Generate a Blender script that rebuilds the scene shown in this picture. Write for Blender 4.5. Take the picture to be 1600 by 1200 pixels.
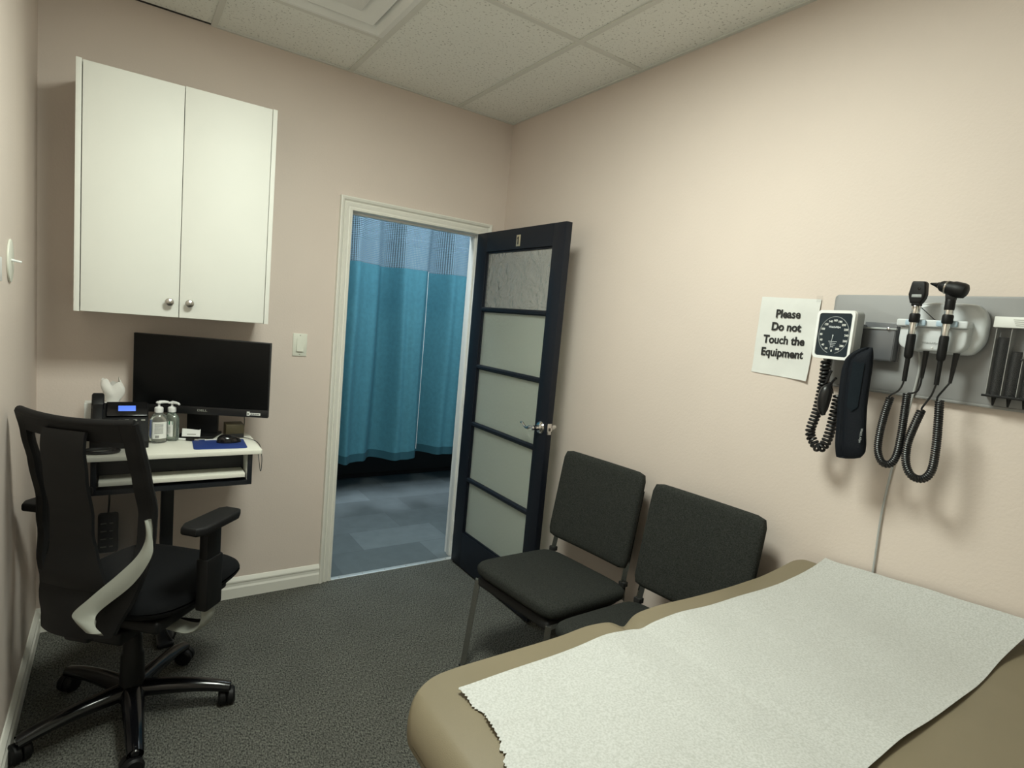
import bpy, bmesh, math, random
from mathutils import Vector, Matrix, Quaternion
random.seed(7)
for o in list(bpy.data.objects): bpy.data.objects.remove(o)
S = bpy.context.scene
C = S.collection
PI = math.pi
W, H = 2.228, 2.711          # room width and height; back wall is y = 0

# ------------------------------------------------------------------ camera
def make_camera():
    yaw, pit, roll = 0.603, -0.1068, 0.0923
    f = Vector((math.sin(yaw)*math.cos(pit), math.cos(yaw)*math.cos(pit), math.sin(pit)))
    rt = Vector((math.cos(yaw), -math.sin(yaw), 0)); up = rt.cross(f)
    r2 = rt*math.cos(roll) + up*math.sin(roll); u2 = -rt*math.sin(roll) + up*math.cos(roll)
    cd = bpy.data.cameras.new('camera'); cam = bpy.data.objects.new('camera', cd); C.objects.link(cam)
    cd.sensor_fit = 'HORIZONTAL'; cd.sensor_width = 36; cd.lens = 895.1/1600*36
    cd.clip_start = 0.02
    M = Matrix((r2, u2, -f)).transposed().to_4x4(); M.translation = Vector((0.2898, -3.0554, 1.5289))
    cam.matrix_world = M
    S.camera = cam
make_camera()

# ------------------------------------------------------------------ world, lights, exposure
wd = bpy.data.worlds.new('world'); S.world = wd; wd.use_nodes = True
wd.node_tree.nodes['Background'].inputs[0].default_value = (0.75, 0.8, 0.75, 1)
wd.node_tree.nodes['Background'].inputs[1].default_value = 0.02
def area(name, loc, sx, sy, power, col, rot=(0, 0, 0), spread=PI):
    l = bpy.data.lights.new(name, 'AREA'); l.shape = 'RECTANGLE'; l.size = sx; l.size_y = sy
    l.energy = power; l.color = col; l.spread = spread
    o = bpy.data.objects.new(name, l); C.objects.link(o); o.location = loc; o.rotation_euler = rot
    return o
LX, LY = 0.9165, -1.785       # centre of the ceiling light panel, above the camera's view
area('room_light', (LX, LY, H-0.022), 0.54, 0.54, 40.5, (0.92, 1.0, 0.895))
area('hall_light', (2.1, 0.45, 2.66), 2.4, 0.4, 38, (0.80, 0.94, 1.0))
area('ward_light', (3.2, 3.2, 2.64), 1.2, 1.2, 60, (0.72, 0.9, 1.0))
S.view_settings.view_transform = 'Standard'; S.view_settings.look = 'None'
S.view_settings.gamma = 1; S.view_settings.use_curve_mapping = False
S.view_settings.exposure = 0.0

# ------------------------------------------------------------------ materials
def mat(name, col, rough=0.5, metal=0.0, bump=0.0, bscale=200, var=0.0, vscale=40, spec=0.5, emis=None, estr=0, coat=0, aniso=None, vdetail=2):
    m = bpy.data.materials.new(name); m.use_nodes = True
    nt = m.node_tree; b = nt.nodes['Principled BSDF']
    b.inputs['Base Color'].default_value = (*col, 1); b.inputs['Roughness'].default_value = rough
    b.inputs['Metallic'].default_value = metal; b.inputs['Specular IOR Level'].default_value = spec
    b.inputs['Coat Weight'].default_value = coat
    tc = nt.nodes.new('ShaderNodeTexCoord')
    if emis: b.inputs['Emission Color'].default_value = (*emis, 1); b.inputs['Emission Strength'].default_value = estr
    if var:
        n = nt.nodes.new('ShaderNodeTexNoise'); n.inputs['Scale'].default_value = vscale; n.inputs['Detail'].default_value = vdetail
        nt.links.new(tc.outputs['Object'], n.inputs['Vector'])
        r = nt.nodes.new('ShaderNodeMapRange'); r.inputs['From Min'].default_value = 0.3; r.inputs['From Max'].default_value = 0.7
        r.inputs['To Min'].default_value = 1-var; r.inputs['To Max'].default_value = 1+var
        nt.links.new(n.outputs['Fac'], r.inputs['Value'])
        mx = nt.nodes.new('ShaderNodeVectorMath'); mx.operation = 'SCALE'; mx.inputs[0].default_value = col
        nt.links.new(r.outputs['Result'], mx.inputs['Scale']); nt.links.new(mx.outputs['Vector'], b.inputs['Base Color'])
    if bump:
        n2 = nt.nodes.new('ShaderNodeTexNoise'); n2.inputs['Scale'].default_value = bscale; n2.inputs['Detail'].default_value = 3
        nt.links.new(tc.outputs['Object'], n2.inputs['Vector'])
        bp = nt.nodes.new('ShaderNodeBump'); bp.inputs['Strength'].default_value = bump; bp.inputs['Distance'].default_value = 0.002
        nt.links.new(n2.outputs['Fac'], bp.inputs['Height']); nt.links.new(bp.outputs['Normal'], b.inputs['Normal'])
    return m
M = {}
M['wall'] = mat('pink_paint', (0.71, 0.615, 0.55), 0.6, bump=0.25, bscale=120, var=0.012, vscale=3, spec=0.3)
M['tbar'] = mat('t_bar_paint', (0.70, 0.705, 0.655), 0.5)
M['shade_black'] = mat('painted_shade_and_black', (0.02, 0.02, 0.02), 0.9)  # near-black: painted shade in the ceiling gap, plain black on the bench base
M['trim'] = mat('cream_trim', (0.80, 0.785, 0.72), 0.4, var=0.01, vscale=3)
M['jamb'] = mat('white_jamb', (0.85, 0.85, 0.82), 0.35)
M['cab'] = mat('white_laminate', (0.85, 0.855, 0.80), 0.5, spec=0.3, var=0.008, vscale=6)
M['desk'] = mat('cream_laminate', (0.84, 0.83, 0.74), 0.35, var=0.03, vscale=300)
M['chrome'] = mat('chrome', (0.75, 0.74, 0.72), 0.12, 1.0)
M['nickel'] = mat('satin_nickel', (0.45, 0.43, 0.40), 0.28, 1.0)
M['alu'] = mat('aluminium', (0.80, 0.82, 0.82), 0.35, 0.6)
M['blackp'] = mat('black_plastic', (0.005, 0.005, 0.0055), 0.5, spec=0.3, bump=0.1, bscale=900)
M['blackg'] = mat('gloss_black', (0.004, 0.004, 0.005), 0.16)
M['screen'] = mat('dark_screen', (0.002, 0.0025, 0.003), 0.3, spec=0.25)
M['bezel'] = mat('bezel_black', (0.008, 0.008, 0.009), 0.4)
M['black_metal'] = mat('black_metal', (0.012, 0.014, 0.018), 0.4)
M['padblack'] = mat('armpad_black', (0.006, 0.006, 0.0065), 0.6, spec=0.28)
M['greyp'] = mat('grey_plastic', (0.30, 0.31, 0.275), 0.45, bump=0.1, bscale=600)
M['navy'] = mat('navy_door_paint', (0.0055, 0.008, 0.0145), 0.5, spec=0.35, bump=0.15, bscale=60)
M['seatblack'] = mat('black_seat_fabric', (0.005, 0.0055, 0.0065), 0.95, spec=0.2, bump=0.3, bscale=900)
M['charcoal'] = mat('charcoal_fabric', (0.028, 0.030, 0.027), 0.95, bump=0.6, bscale=500, var=0.4, vscale=240, spec=0.2)
M['under'] = mat('black_underside', (0.01, 0.01, 0.01), 0.8)
M['vinyl'] = mat('tan_vinyl', (0.192, 0.160, 0.103), 0.42, bump=0.15, bscale=700, var=0.04, vscale=5, spec=0.4)
M['tbase'] = mat('table_laminate', (0.38, 0.33, 0.25), 0.45)
M['blue'] = mat('blue_foam', (0.012, 0.04, 0.21), 0.7, bump=0.3, bscale=900)
M['white'] = mat('white_plastic', (0.82, 0.83, 0.82), 0.35)
M['offwhite'] = mat('off_white_plastic', (0.74, 0.75, 0.66), 0.4)
M['label'] = mat('label_paper', (0.78, 0.79, 0.76), 0.5)
M['ink'] = mat('black_ink', (0.012, 0.012, 0.012), 0.6)
M['green'] = mat('green_print', (0.02, 0.20, 0.09), 0.5)
M['board'] = mat('grey_board', (0.262, 0.262, 0.262), 0.45, var=0.02, vscale=5)
M['boardedge'] = mat('grey_board_edge', (0.24, 0.24, 0.235), 0.45)
M['gauge'] = mat('gauge_grey', (0.34, 0.36, 0.36), 0.35)
M['dial'] = mat('dial_face', (0.008, 0.017, 0.026), 0.16)
M['smoke'] = mat('smoked_grey', (0.13, 0.135, 0.145), 0.25)
M['unit'] = mat('unit_grey', (0.60, 0.63, 0.65), 0.25)
M['clipblue'] = mat('clip_blue', (0.40, 0.52, 0.62), 0.4)
M['cuff'] = mat('navy_nylon', (0.003, 0.005, 0.009), 0.75, spec=0.25, bump=0.5, bscale=500)
M['cuff2'] = mat('navy_loop_panel', (0.008, 0.013, 0.018), 0.9, spec=0.2, bump=0.8, bscale=900)
M['rubber'] = mat('black_rubber', (0.008, 0.008, 0.009), 0.36)
M['cable'] = mat('grey_cable', (0.42, 0.43, 0.42), 0.5)
M['brownbox'] = mat('dark_brown_box', (0.06, 0.048, 0.022), 0.5)
M['lcd'] = mat('blue_lcd', (0.02, 0.05, 0.2), 0.3, emis=(0.13, 0.26, 0.95), estr=0.9)
M['tissue'] = mat('tissue_paper', (0.8, 0.78, 0.74), 0.8, bump=0.8, bscale=40)
M['gold'] = mat('brass_plate', (0.55, 0.50, 0.36), 0.35, 0.5)
M['diffuser'] = mat('diffuser_enamel', (0.84, 0.855, 0.83), 0.4)
M['panel_glow'] = mat('light_lens', (0.9, 0.9, 0.85), 0.5, emis=(1, 0.98, 0.85), estr=6)
M['hallwall'] = mat('hall_paint', (0.6, 0.62, 0.62), 0.6)
M['steel'] = mat('leg_steel', (0.30, 0.30, 0.28), 0.22, 0.85)

def nodes(m): return m.node_tree, m.node_tree.nodes, m.node_tree.links
def ceiling_mat():
    m = mat('acoustic_tile', (0.62, 0.62, 0.565), 0.85); nt, N, L = nodes(m); b = N['Principled BSDF']
    tc = [n for n in N if n.type == 'TEX_COORD'][0]
    n = N.new('ShaderNodeTexNoise'); n.inputs['Scale'].default_value = 95; n.inputs['Detail'].default_value = 3; L.new(tc.outputs['Object'], n.inputs['Vector'])
    r = N.new('ShaderNodeValToRGB'); r.color_ramp.elements[0].position = 0.33; r.color_ramp.elements[0].color = (0.52, 0.52, 0.48, 1)
    r.color_ramp.elements[1].position = 0.40; r.color_ramp.elements[1].color = (0.86, 0.87, 0.82, 1)
    L.new(n.outputs['Fac'], r.inputs[0]); L.new(r.outputs[0], b.inputs['Base Color'])
    bp = N.new('ShaderNodeBump'); bp.inputs['Strength'].default_value = 0.5; bp.inputs['Distance'].default_value = 0.002
    L.new(n.outputs['Fac'], bp.inputs['Height']); L.new(bp.outputs['Normal'], b.inputs['Normal'])
    return m
M['tile'] = ceiling_mat()
def carpet_mat():
    m = mat('loop_carpet', (0.07, 0.07, 0.07), 0.95, spec=0.15); nt, N, L = nodes(m); b = N['Principled BSDF']
    tc = [n for n in N if n.type == 'TEX_COORD'][0]
    n = N.new('ShaderNodeTexNoise'); n.inputs['Scale'].default_value = 190; n.inputs['Detail'].default_value = 4; n.inputs['Roughness'].default_value = 0.65
    mp = N.new('ShaderNodeMapping'); mp.inputs['Scale'].default_value = (1, 0.55, 1); mp.inputs['Rotation'].default_value = (0, 0, 0.3)
    L.new(tc.outputs['Object'], mp.inputs['Vector']); L.new(mp.outputs['Vector'], n.inputs['Vector'])
    r = N.new('ShaderNodeValToRGB'); r.color_ramp.elements[0].position = 0.36; r.color_ramp.elements[0].color = (0.020, 0.0205, 0.0195, 1)
    r.color_ramp.elements[1].position = 0.66; r.color_ramp.elements[1].color = (0.190, 0.190, 0.166, 1)
    L.new(n.outputs['Fac'], r.inputs[0])
    n3 = N.new('ShaderNodeTexNoise'); n3.inputs['Scale'].default_value = 5; n3.inputs['Detail'].default_value = 3; L.new(tc.outputs['Object'], n3.inputs['Vector'])
    mr = N.new('ShaderNodeMapRange'); mr.inputs['To Min'].default_value = 0.85; mr.inputs['To Max'].default_value = 1.15; L.new(n3.outputs['Fac'], mr.inputs['Value'])
    sc = N.new('ShaderNodeVectorMath'); sc.operation = 'SCALE'; L.new(r.outputs[0], sc.inputs[0]); L.new(mr.outputs[0], sc.inputs['Scale'])
    L.new(sc.outputs['Vector'], b.inputs['Base Color'])
    bp = N.new('ShaderNodeBump'); bp.inputs['Strength'].default_value = 0.8; bp.inputs['Distance'].default_value = 0.004
    L.new(n.outputs['Fac'], bp.inputs['Height']); L.new(bp.outputs['Normal'], b.inputs['Normal'])
    return m
M['carpet'] = carpet_mat()
def hallfloor_mat():
    m = mat('plank_tile', (0.12, 0.14, 0.16), 0.45); nt, N, L = nodes(m); b = N['Principled BSDF']
    tc = [n for n in N if n.type == 'TEX_COORD'][0]
    br = N.new('ShaderNodeTexBrick'); br.inputs['Scale'].default_value = 1; br.inputs['Brick Width'].default_value = 0.61; br.inputs['Row Height'].default_value = 0.305
    br.inputs['Mortar Size'].default_value = 0.002; br.offset = 0.37
    br.inputs['Color1'].default_value = (0.055, 0.066, 0.068, 1); br.inputs['Color2'].default_value = (0.17, 0.195, 0.205, 1); br.inputs['Mortar'].default_value = (0.09, 0.10, 0.11, 1)
    br.inputs['Bias'].default_value = 0.25
    mp = N.new('ShaderNodeMapping'); mp.inputs['Location'].default_value = (0.24, -0.02, 0)
    L.new(tc.outputs['Object'], mp.inputs['Vector']); L.new(mp.outputs['Vector'], br.inputs['Vector'])
    n = N.new('ShaderNodeTexNoise'); n.inputs['Scale'].default_value = 12; n.inputs['Detail'].default_value = 6; L.new(tc.outputs['Object'], n.inputs['Vector'])
    mr = N.new('ShaderNodeMapRange'); mr.inputs['To Min'].default_value = 0.8; mr.inputs['To Max'].default_value = 1.2; L.new(n.outputs['Fac'], mr.inputs['Value'])
    sc = N.new('ShaderNodeVectorMath'); sc.operation = 'SCALE'; L.new(br.outputs['Color'], sc.inputs[0]); L.new(mr.outputs[0], sc.inputs['Scale'])
    L.new(sc.outputs['Vector'], b.inputs['Base Color'])
    return m
M['hallfloor'] = hallfloor_mat()
def see_through(name, col, alpha, rough=0.8):
    """woven mesh: thread colour with evenly open weave"""
    m = mat(name, col, rough); nt, N, L = nodes(m); b = N['Principled BSDF']
    b.inputs['Alpha'].default_value = alpha
    return m
M['mesh'] = see_through('chair_mesh', (0.012, 0.012, 0.013), 0.62)
def curtain_mesh_mat():
    m = mat('curtain_net', (0.24, 0.37, 0.47), 0.8); nt, N, L = nodes(m); b = N['Principled BSDF']
    tc = [n for n in N if n.type == 'TEX_COORD'][0]
    mp = N.new('ShaderNodeMapping'); mp.inputs['Scale'].default_value = (1, 0, 1.0); L.new(tc.outputs['UV'], mp.inputs['Vector'])
    v = N.new('ShaderNodeTexVoronoi'); v.voronoi_dimensions = '2D'; v.inputs['Scale'].default_value = 75; v.inputs['Randomness'].default_value = 0.0
    L.new(tc.outputs['UV'], v.inputs['Vector'])
    mr = N.new('ShaderNodeMapRange'); mr.inputs['From Min'].default_value = 0.30; mr.inputs['From Max'].default_value = 0.42; mr.inputs['To Min'].default_value = 0.05; mr.inputs['To Max'].default_value = 0.95
    L.new(v.outputs['Distance'], mr.inputs['Value']); L.new(mr.outputs[0], b.inputs['Alpha'])
    return m
M['net'] = curtain_mesh_mat()
def cloth_mat():
    m = mat('teal_curtain', (0.055, 0.20, 0.26), 0.85, bump=0.3, bscale=400, var=0.08, vscale=30); nt, N, L = nodes(m)
    return m
M['teal'] = cloth_mat()
M['divider'] = mat('clear_divider', (0.35, 0.35, 0.34), 0.2)
M['tealhem'] = mat('teal_hem', (0.018, 0.085, 0.115), 0.85)
def glass_mat(name, rough, col, bscale, bstr, kind):
    m = bpy.data.materials.new(name); m.use_nodes = True; nt, N, L = nodes(m); b = N['Principled BSDF']
    b.inputs['Base Color'].default_value = (*col, 1); b.inputs['Roughness'].default_value = rough
    b.inputs['Transmission Weight'].default_value = 0.75; b.inputs['IOR'].default_value = 1.3
    tc = N.new('ShaderNodeTexCoord')
    if kind == 'v':
        t = N.new('ShaderNodeTexNoise'); t.inputs['Distortion'].default_value = 2.2; t.inputs['Detail'].default_value = 1.5; out = t.outputs['Fac']
    else:
        t = N.new('ShaderNodeTexNoise'); t.inputs['Detail'].default_value = 4; out = t.outputs['Fac']
    t.inputs['Scale'].default_value = bscale; L.new(tc.outputs['Object'], t.inputs['Vector'])
    bp = N.new('ShaderNodeBump'); bp.inputs['Strength'].default_value = bstr; bp.inputs['Distance'].default_value = 0.013 if kind == 'v' else 0.01
    L.new(out, bp.inputs['Height']); L.new(bp.outputs['Normal'], b.inputs['Normal'])
    return m
M['frost'] = glass_mat('frosted_glass', 0.55, (0.80, 0.86, 0.80), 60, 0.15, 'n')
M['rain'] = glass_mat('rippled_glass', 0.10, (0.78, 0.80, 0.78), 11, 1.0, 'v')
M['clear'] = glass_mat('clear_plastic', 0.05, (0.85, 0.87, 0.86), 3, 0.0, 'n')
M['gel'] = mat('clear_gel', (0.80, 0.84, 0.80), 0.06, spec=0.6)
M['gel'].node_tree.nodes['Principled BSDF'].inputs['Transmission Weight'].default_value = 0.92
M['ggel'] = mat('green_gel', (0.72, 0.84, 0.75), 0.08)
M['ggel'].node_tree.nodes['Principled BSDF'].inputs['Transmission Weight'].default_value = 0.9
M['cover'] = mat('clear_cover', (0.2, 0.2, 0.2), 0.1); M['cover'].node_tree.nodes['Principled BSDF'].inputs['Alpha'].default_value = 0.05
def paper_mat():
    m = mat('exam_paper', (0.78, 0.80, 0.76), 0.55); nt, N, L = nodes(m); b = N['Principled BSDF']
    tc = [n for n in N if n.type == 'TEX_COORD'][0]
    n = N.new('ShaderNodeTexNoise'); n.inputs['Scale'].default_value = 230; n.inputs['Detail'].default_value = 4; L.new(tc.outputs['Object'], n.inputs['Vector'])
    r = N.new('ShaderNodeValToRGB'); r.color_ramp.elements[0].position = 0.35; r.color_ramp.elements[0].color = (0.42, 0.425, 0.405, 1)
    r.color_ramp.elements[1].position = 0.62; r.color_ramp.elements[1].color = (0.53, 0.535, 0.52, 1)
    L.new(n.outputs['Fac'], r.inputs[0]); L.new(r.outputs[0], b.inputs['Base Color'])
    n2 = N.new('ShaderNodeTexNoise'); n2.inputs['Scale'].default_value = 9; n2.inputs['Detail'].default_value = 4; L.new(tc.outputs['Object'], n2.inputs['Vector'])
    ad = N.new('ShaderNodeMath'); ad.operation = 'MULTIPLY_ADD'; ad.inputs[1].default_value = 4.0; L.new(n2.outputs['Fac'], ad.inputs[0]); L.new(n.outputs['Fac'], ad.inputs[2])
    bp = N.new('ShaderNodeBump'); bp.inputs['Strength'].default_value = 0.35; bp.inputs['Distance'].default_value = 0.003
    L.new(ad.outputs[0], bp.inputs['Height']); L.new(bp.outputs['Normal'], b.inputs['Normal'])
    return m
M['paper'] = paper_mat()
M['signpaper'] = mat('sign_paper', (0.72, 0.725, 0.70), 0.5, bump=0.5, bscale=25, var=0.03, vscale=12)

# ------------------------------------------------------------------ mesh helpers
def BM(): return bmesh.new()
def box(bm, x0, x1, y0, y1, z0, z1, bev=0, seg=2, mi=0, xf=None):
    t = bmesh.new()
    v = [t.verts.new(p) for p in ((x0,y0,z0),(x1,y0,z0),(x1,y1,z0),(x0,y1,z0),(x0,y0,z1),(x1,y0,z1),(x1,y1,z1),(x0,y1,z1))]
    for f in ((3,2,1,0),(4,5,6,7),(0,1,5,4),(1,2,6,5),(2,3,7,6),(3,0,4,7)): t.faces.new([v[i] for i in f])
    if bev: bmesh.ops.bevel(t, geom=t.edges[:], offset=bev, segments=seg, profile=0.5, affect='EDGES')
    merge(bm, t, xf, mi)
def merge(bm, t, xf=None, mi=0):
    if xf is not None: bmesh.ops.transform(t, matrix=xf, verts=t.verts[:])
    me = bpy.data.meshes.new('tmp'); 
    for f in t.faces: f.material_index = mi
    t.to_mesh(me); t.free(); bm.from_mesh(me); bpy.data.meshes.remove(me)
def tube(bm, path, r, n=10, closed=False, cap=True, flat=None):
    """round (or flat=(w,h) oval) tube along a path; r a number or list"""
    P = [Vector(p) for p in path]; k = len(P)
    rs = r if isinstance(r, (list, tuple)) else [r]*k
    T = []
    for i in range(k):
        a = P[(i-1) % k] if (closed or i > 0) else P[i]; b = P[(i+1) % k] if (closed or i < k-1) else P[i]
        d = (b-a); T.append(d.normalized() if d.length > 1e-9 else Vector((0,0,1)))
    ref = Vector((0,0,1)) if abs(T[0].z) < 0.9 else Vector((1,0,0))
    nrm = (ref - T[0]*ref.dot(T[0])).normalized(); rings = []
    for i in range(k):
        nrm = (nrm - T[i]*nrm.dot(T[i])).normalized(); bi = T[i].cross(nrm)
        ring = []
        for j in range(n):
            a = 2*PI*j/n; fa, fb = (flat if flat else (1, 1))
            ring.append(bm.verts.new(P[i] + nrm*math.cos(a)*rs[i]*fa + bi*math.sin(a)*rs[i]*fb))
        rings.append(ring)
    for i in range(k if closed else k-1):
        A, B = rings[i], rings[(i+1) % k]
        for j in range(n): bm.faces.new((A[j], A[(j+1)%n], B[(j+1)%n], B[j]))
    if cap and not closed:
        bm.faces.new(rings[0][::-1]); bm.faces.new(rings[-1])
def lathe(bm, prof, n=20, xf=None, sx=1, sy=1, mi=0):
    """prof: [(r,z)...] around z; xf matrix"""
    t = bmesh.new(); rings = []
    for r, z in prof:
        rings.append([t.verts.new((max(r,1e-5)*math.cos(2*PI*j/n)*sx, max(r,1e-5)*math.sin(2*PI*j/n)*sy, z)) for j in range(n)])
    for A, B in zip(rings, rings[1:]):
        for j in range(n): t.faces.new((A[j], A[(j+1)%n], B[(j+1)%n], B[j]))
    t.faces.new(rings[0][::-1]); t.faces.new(rings[-1])
    bmesh.ops.recalc_face_normals(t, faces=t.faces[:])
    merge(bm, t, xf, mi)
def prism(bm, poly, h0, h1, xf=None, bev=0, seg=2, mi=0):
    """poly in xy, extruded z h0..h1"""
    t = bmesh.new()
    a = [t.verts.new((x, y, h0)) for x, y in poly]; b = [t.verts.new((x, y, h1)) for x, y in poly]; n = len(poly)
    t.faces.new(a[::-1]); t.faces.new(b)
    for i in range(n): t.faces.new((a[i], a[(i+1)%n], b[(i+1)%n], b[i]))
    bmesh.ops.recalc_face_normals(t, faces=t.faces[:])
    if bev:
        ed = [e for e in t.edges if abs(e.verts[0].co.z-e.verts[1].co.z) < 1e-9]
        bmesh.ops.bevel(t, geom=ed, offset=bev, segments=seg, profile=0.5, affect='EDGES')
    merge(bm, t, xf, mi)
def rrect(w, h, r, n=6, cx=0, cy=0):
    out = []
    for sx, sy, a0 in ((1,1,0),(-1,1,PI/2),(-1,-1,PI),(1,-1,1.5*PI)):
        for i in range(n+1):
            a = a0 + PI/2*i/n
            out.append((cx + sx*(w/2-r) + r*math.cos(a), cy + sy*(h/2-r) + r*math.sin(a)))
    return out
def sheet(bm, fn, nu, nv, th=None, uv=False):
    """surface grid fn(u,v)->Vector; th gives thickness along surface normal (approx)"""
    G = [[Vector(fn(i/nu, j/nv)) for j in range(nv+1)] for i in range(nu+1)]
    A = [[bm.verts.new(p) for p in row] for row in G]
    for i in range(nu):
        for j in range(nv): bm.faces.new((A[i][j], A[i+1][j], A[i+1][j+1], A[i][j+1]))
    if th:
        Bv = []
        for i in range(nu+1):
            row = []
            for j in range(nv+1):
                du = G[min(i+1,nu)][j]-G[max(i-1,0)][j]; dv = G[i][min(j+1,nv)]-G[i][max(j-1,0)]
                nn = du.cross(dv); nn = nn.normalized() if nn.length > 1e-12 else Vector((0,0,1))
                row.append(bm.verts.new(G[i][j]-nn*th))
            Bv.append(row)
        for i in range(nu):
            for j in range(nv): bm.faces.new((Bv[i][j], Bv[i][j+1], Bv[i+1][j+1], Bv[i+1][j]))
        for i in range(nu):
            bm.faces.new((A[i+1][0], A[i][0], Bv[i][0], Bv[i+1][0])); bm.faces.new((A[i][nv], A[i+1][nv], Bv[i+1][nv], Bv[i][nv]))
        for j in range(nv):
            bm.faces.new((A[0][j], A[0][j+1], Bv[0][j+1], Bv[0][j])); bm.faces.new((A[nu][j+1], A[nu][j], Bv[nu][j], Bv[nu][j+1]))
def spline(pts, n=8, closed=False):
    P = [Vector(p) for p in pts]; out = []; k = len(P)
    for i in range(k if closed else k-1):
        if closed: a, b, c, d = P[(i-1)%k], P[i], P[(i+1)%k], P[(i+2)%k]
        else: a, b, c, d = P[max(i-1,0)], P[i], P[i+1], P[min(i+2,k-1)]
        for j in range(n):
            t = j/n
            out.append(0.5*((2*b)+(c-a)*t+(2*a-5*b+4*c-d)*t*t+(3*b-a-3*c+d)*t**3))
    if not closed: out.append(P[-1])
    return out
def coil(bm, pts, R, r, pitch, n=7, per=14):
    """helical cord wound round the smooth curve through pts"""
    c = spline(pts, 40); L = [0]
    for a, b in zip(c, c[1:]): L.append(L[-1]+(b-a).length)
    tot = L[-1]; turns = max(2, round(tot/pitch)); N = turns*per; out = []; j = 0; nrm = None
    for i in range(N+1):
        s = tot*i/N
        while j < len(L)-2 and L[j+1] < s: j += 1
        f = (s-L[j])/max(L[j+1]-L[j], 1e-9); p = c[j].lerp(c[j+1], f); T = (c[j+1]-c[j]).normalized()
        if nrm is None: nrm = Vector((1,0,0)) if abs(T.x) < 0.9 else Vector((0,1,0))
        nrm = (nrm-T*nrm.dot(T)).normalized(); bi = T.cross(nrm); a = 2*PI*i/per
        out.append(p + (nrm*math.cos(a)+bi*math.sin(a))*R)
    tube(bm, out, r, n)

WM = {}   # world matrices of things and parts
def link(name, me, parent=None, world=True):
    o = bpy.data.objects.new(name, me); C.objects.link(o)
    if parent is not None:
        o.parent = parent
        if me is not None and world: me.transform(WM[parent.name].inverted())
        WM[o.name] = WM[parent.name].copy()
    else: WM[o.name] = Matrix.Identity(4)
    return o
def obj(name, bm, m, parent=None, world=True, smooth=35, label=None):
    """link the bmesh as one mesh object; world=True means its points are in room coordinates"""
    me = bpy.data.meshes.new(name); bm.to_mesh(me); bm.free()
    for x in (m if isinstance(m, (list, tuple)) else [m]): me.materials.append(x)
    me.shade_smooth(); me.set_sharp_from_angle(angle=math.radians(smooth))
    o = link(name, me, parent, world)
    if label: o['label'] = label
    return o
def thing(name, label, cat, loc=(0,0,0), rot=(0,0,0), group=None, kind=None):
    o = bpy.data.objects.new(name, None); C.objects.link(o); o.location = loc; o.rotation_euler = rot
    o.empty_display_size = 0.05
    WM[o.name] = Matrix.LocRotScale(Vector(loc), Matrix.Rotation(rot[2],3,'Z') @ Matrix.Rotation(rot[1],3,'Y') @ Matrix.Rotation(rot[0],3,'X'), None)
    return tag(o, label, cat, group, kind)
def tag(o, label=None, cat=None, group=None, kind=None):
    if label: o['label'] = label
    if cat: o['category'] = cat
    if group: o['group'] = group
    if kind: o['kind'] = kind
    return o
def struct(name, bm, m, label=None, smooth=35): 
    return tag(obj(name, bm, m, smooth=smooth), label, None, None, 'structure')
def recenter(o):
    """put a one-mesh thing's origin at its base"""
    vs = o.data.vertices; xs=[v.co.x for v in vs]; ys=[v.co.y for v in vs]; zs=[v.co.z for v in vs]
    c = Vector(((min(xs)+max(xs))/2, (min(ys)+max(ys))/2, min(zs))); o.data.transform(Matrix.Translation(-c)); o.location = c
    return o
def text_mesh(bm, s, size, xf, bold=0.0, ext=0.0004, align='CENTER', sx=1.0, mi=0, spacing=1.0):
    """flat lettering in the xy plane of xf, facing +z"""
    cu = bpy.data.curves.new('txt', 'FONT'); cu.body = s; cu.size = size; cu.offset = bold; cu.extrude = ext; cu.align_x = align; cu.align_y = 'CENTER'
    cu.resolution_u = 4; cu.space_character = spacing
    o = bpy.data.objects.new('txt', cu); C.objects.link(o); dg = bpy.context.evaluated_depsgraph_get()
    me = bpy.data.meshes.new_from_object(o.evaluated_get(dg)); bpy.data.objects.remove(o); bpy.data.curves.remove(cu)
    me.transform(Matrix.Diagonal((sx, 1, 1, 1))); me.transform(xf)
    for p in me.polygons: p.material_index = mi
    me.materials.clear(); bm.from_mesh(me); bpy.data.meshes.remove(me)
def frame(origin, xdir, ydir):
    x = Vector(xdir).normalized(); z = x.cross(Vector(ydir)).normalized(); y = z.cross(x)
    m = Matrix((x, y, z)).transposed().to_4x4(); m.translation = Vector(origin); return m

# ================================================================== THE SETTING
YR = -3.9   # wall behind the camera
XD0, XD1, DT = 1.281, 2.062, 2.032   # door opening
WT = 0.12
b = BM(); box(b, -0.12, W+0.12, YR-0.12, 0.0, -0.06, 0); struct('floor', b, M['carpet'])
b = BM(); box(b, -1.5, 6.0, 0.0, 6.6, -0.06, -0.001); struct('floor_hall', b, M['hallfloor'])
b = BM()
box(b, -0.12, XD0-0.02, 0, WT, 0, H+0.2); box(b, XD1+0.02, W+0.12, 0, WT, 0, H+0.2); box(b, XD0-0.02, XD1+0.02, 0, WT, DT+0.02, H+0.2)
struct('wall_back', b, M['wall'])
b = BM(); box(b, -0.12, 0, YR, 0, 0, H+0.2); struct('wall_left', b, M['wall'])
b = BM(); box(b, W, W+0.12, YR, 0, 0, H+0.2); struct('wall_right', b, M['wall'])
b = BM(); box(b, -0.12, W+0.12, YR-0.12, YR, 0, H+0.2); struct('wall_front', b, M['cab'])  # unseen wall, given white laminate to bounce extra light into the room
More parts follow.
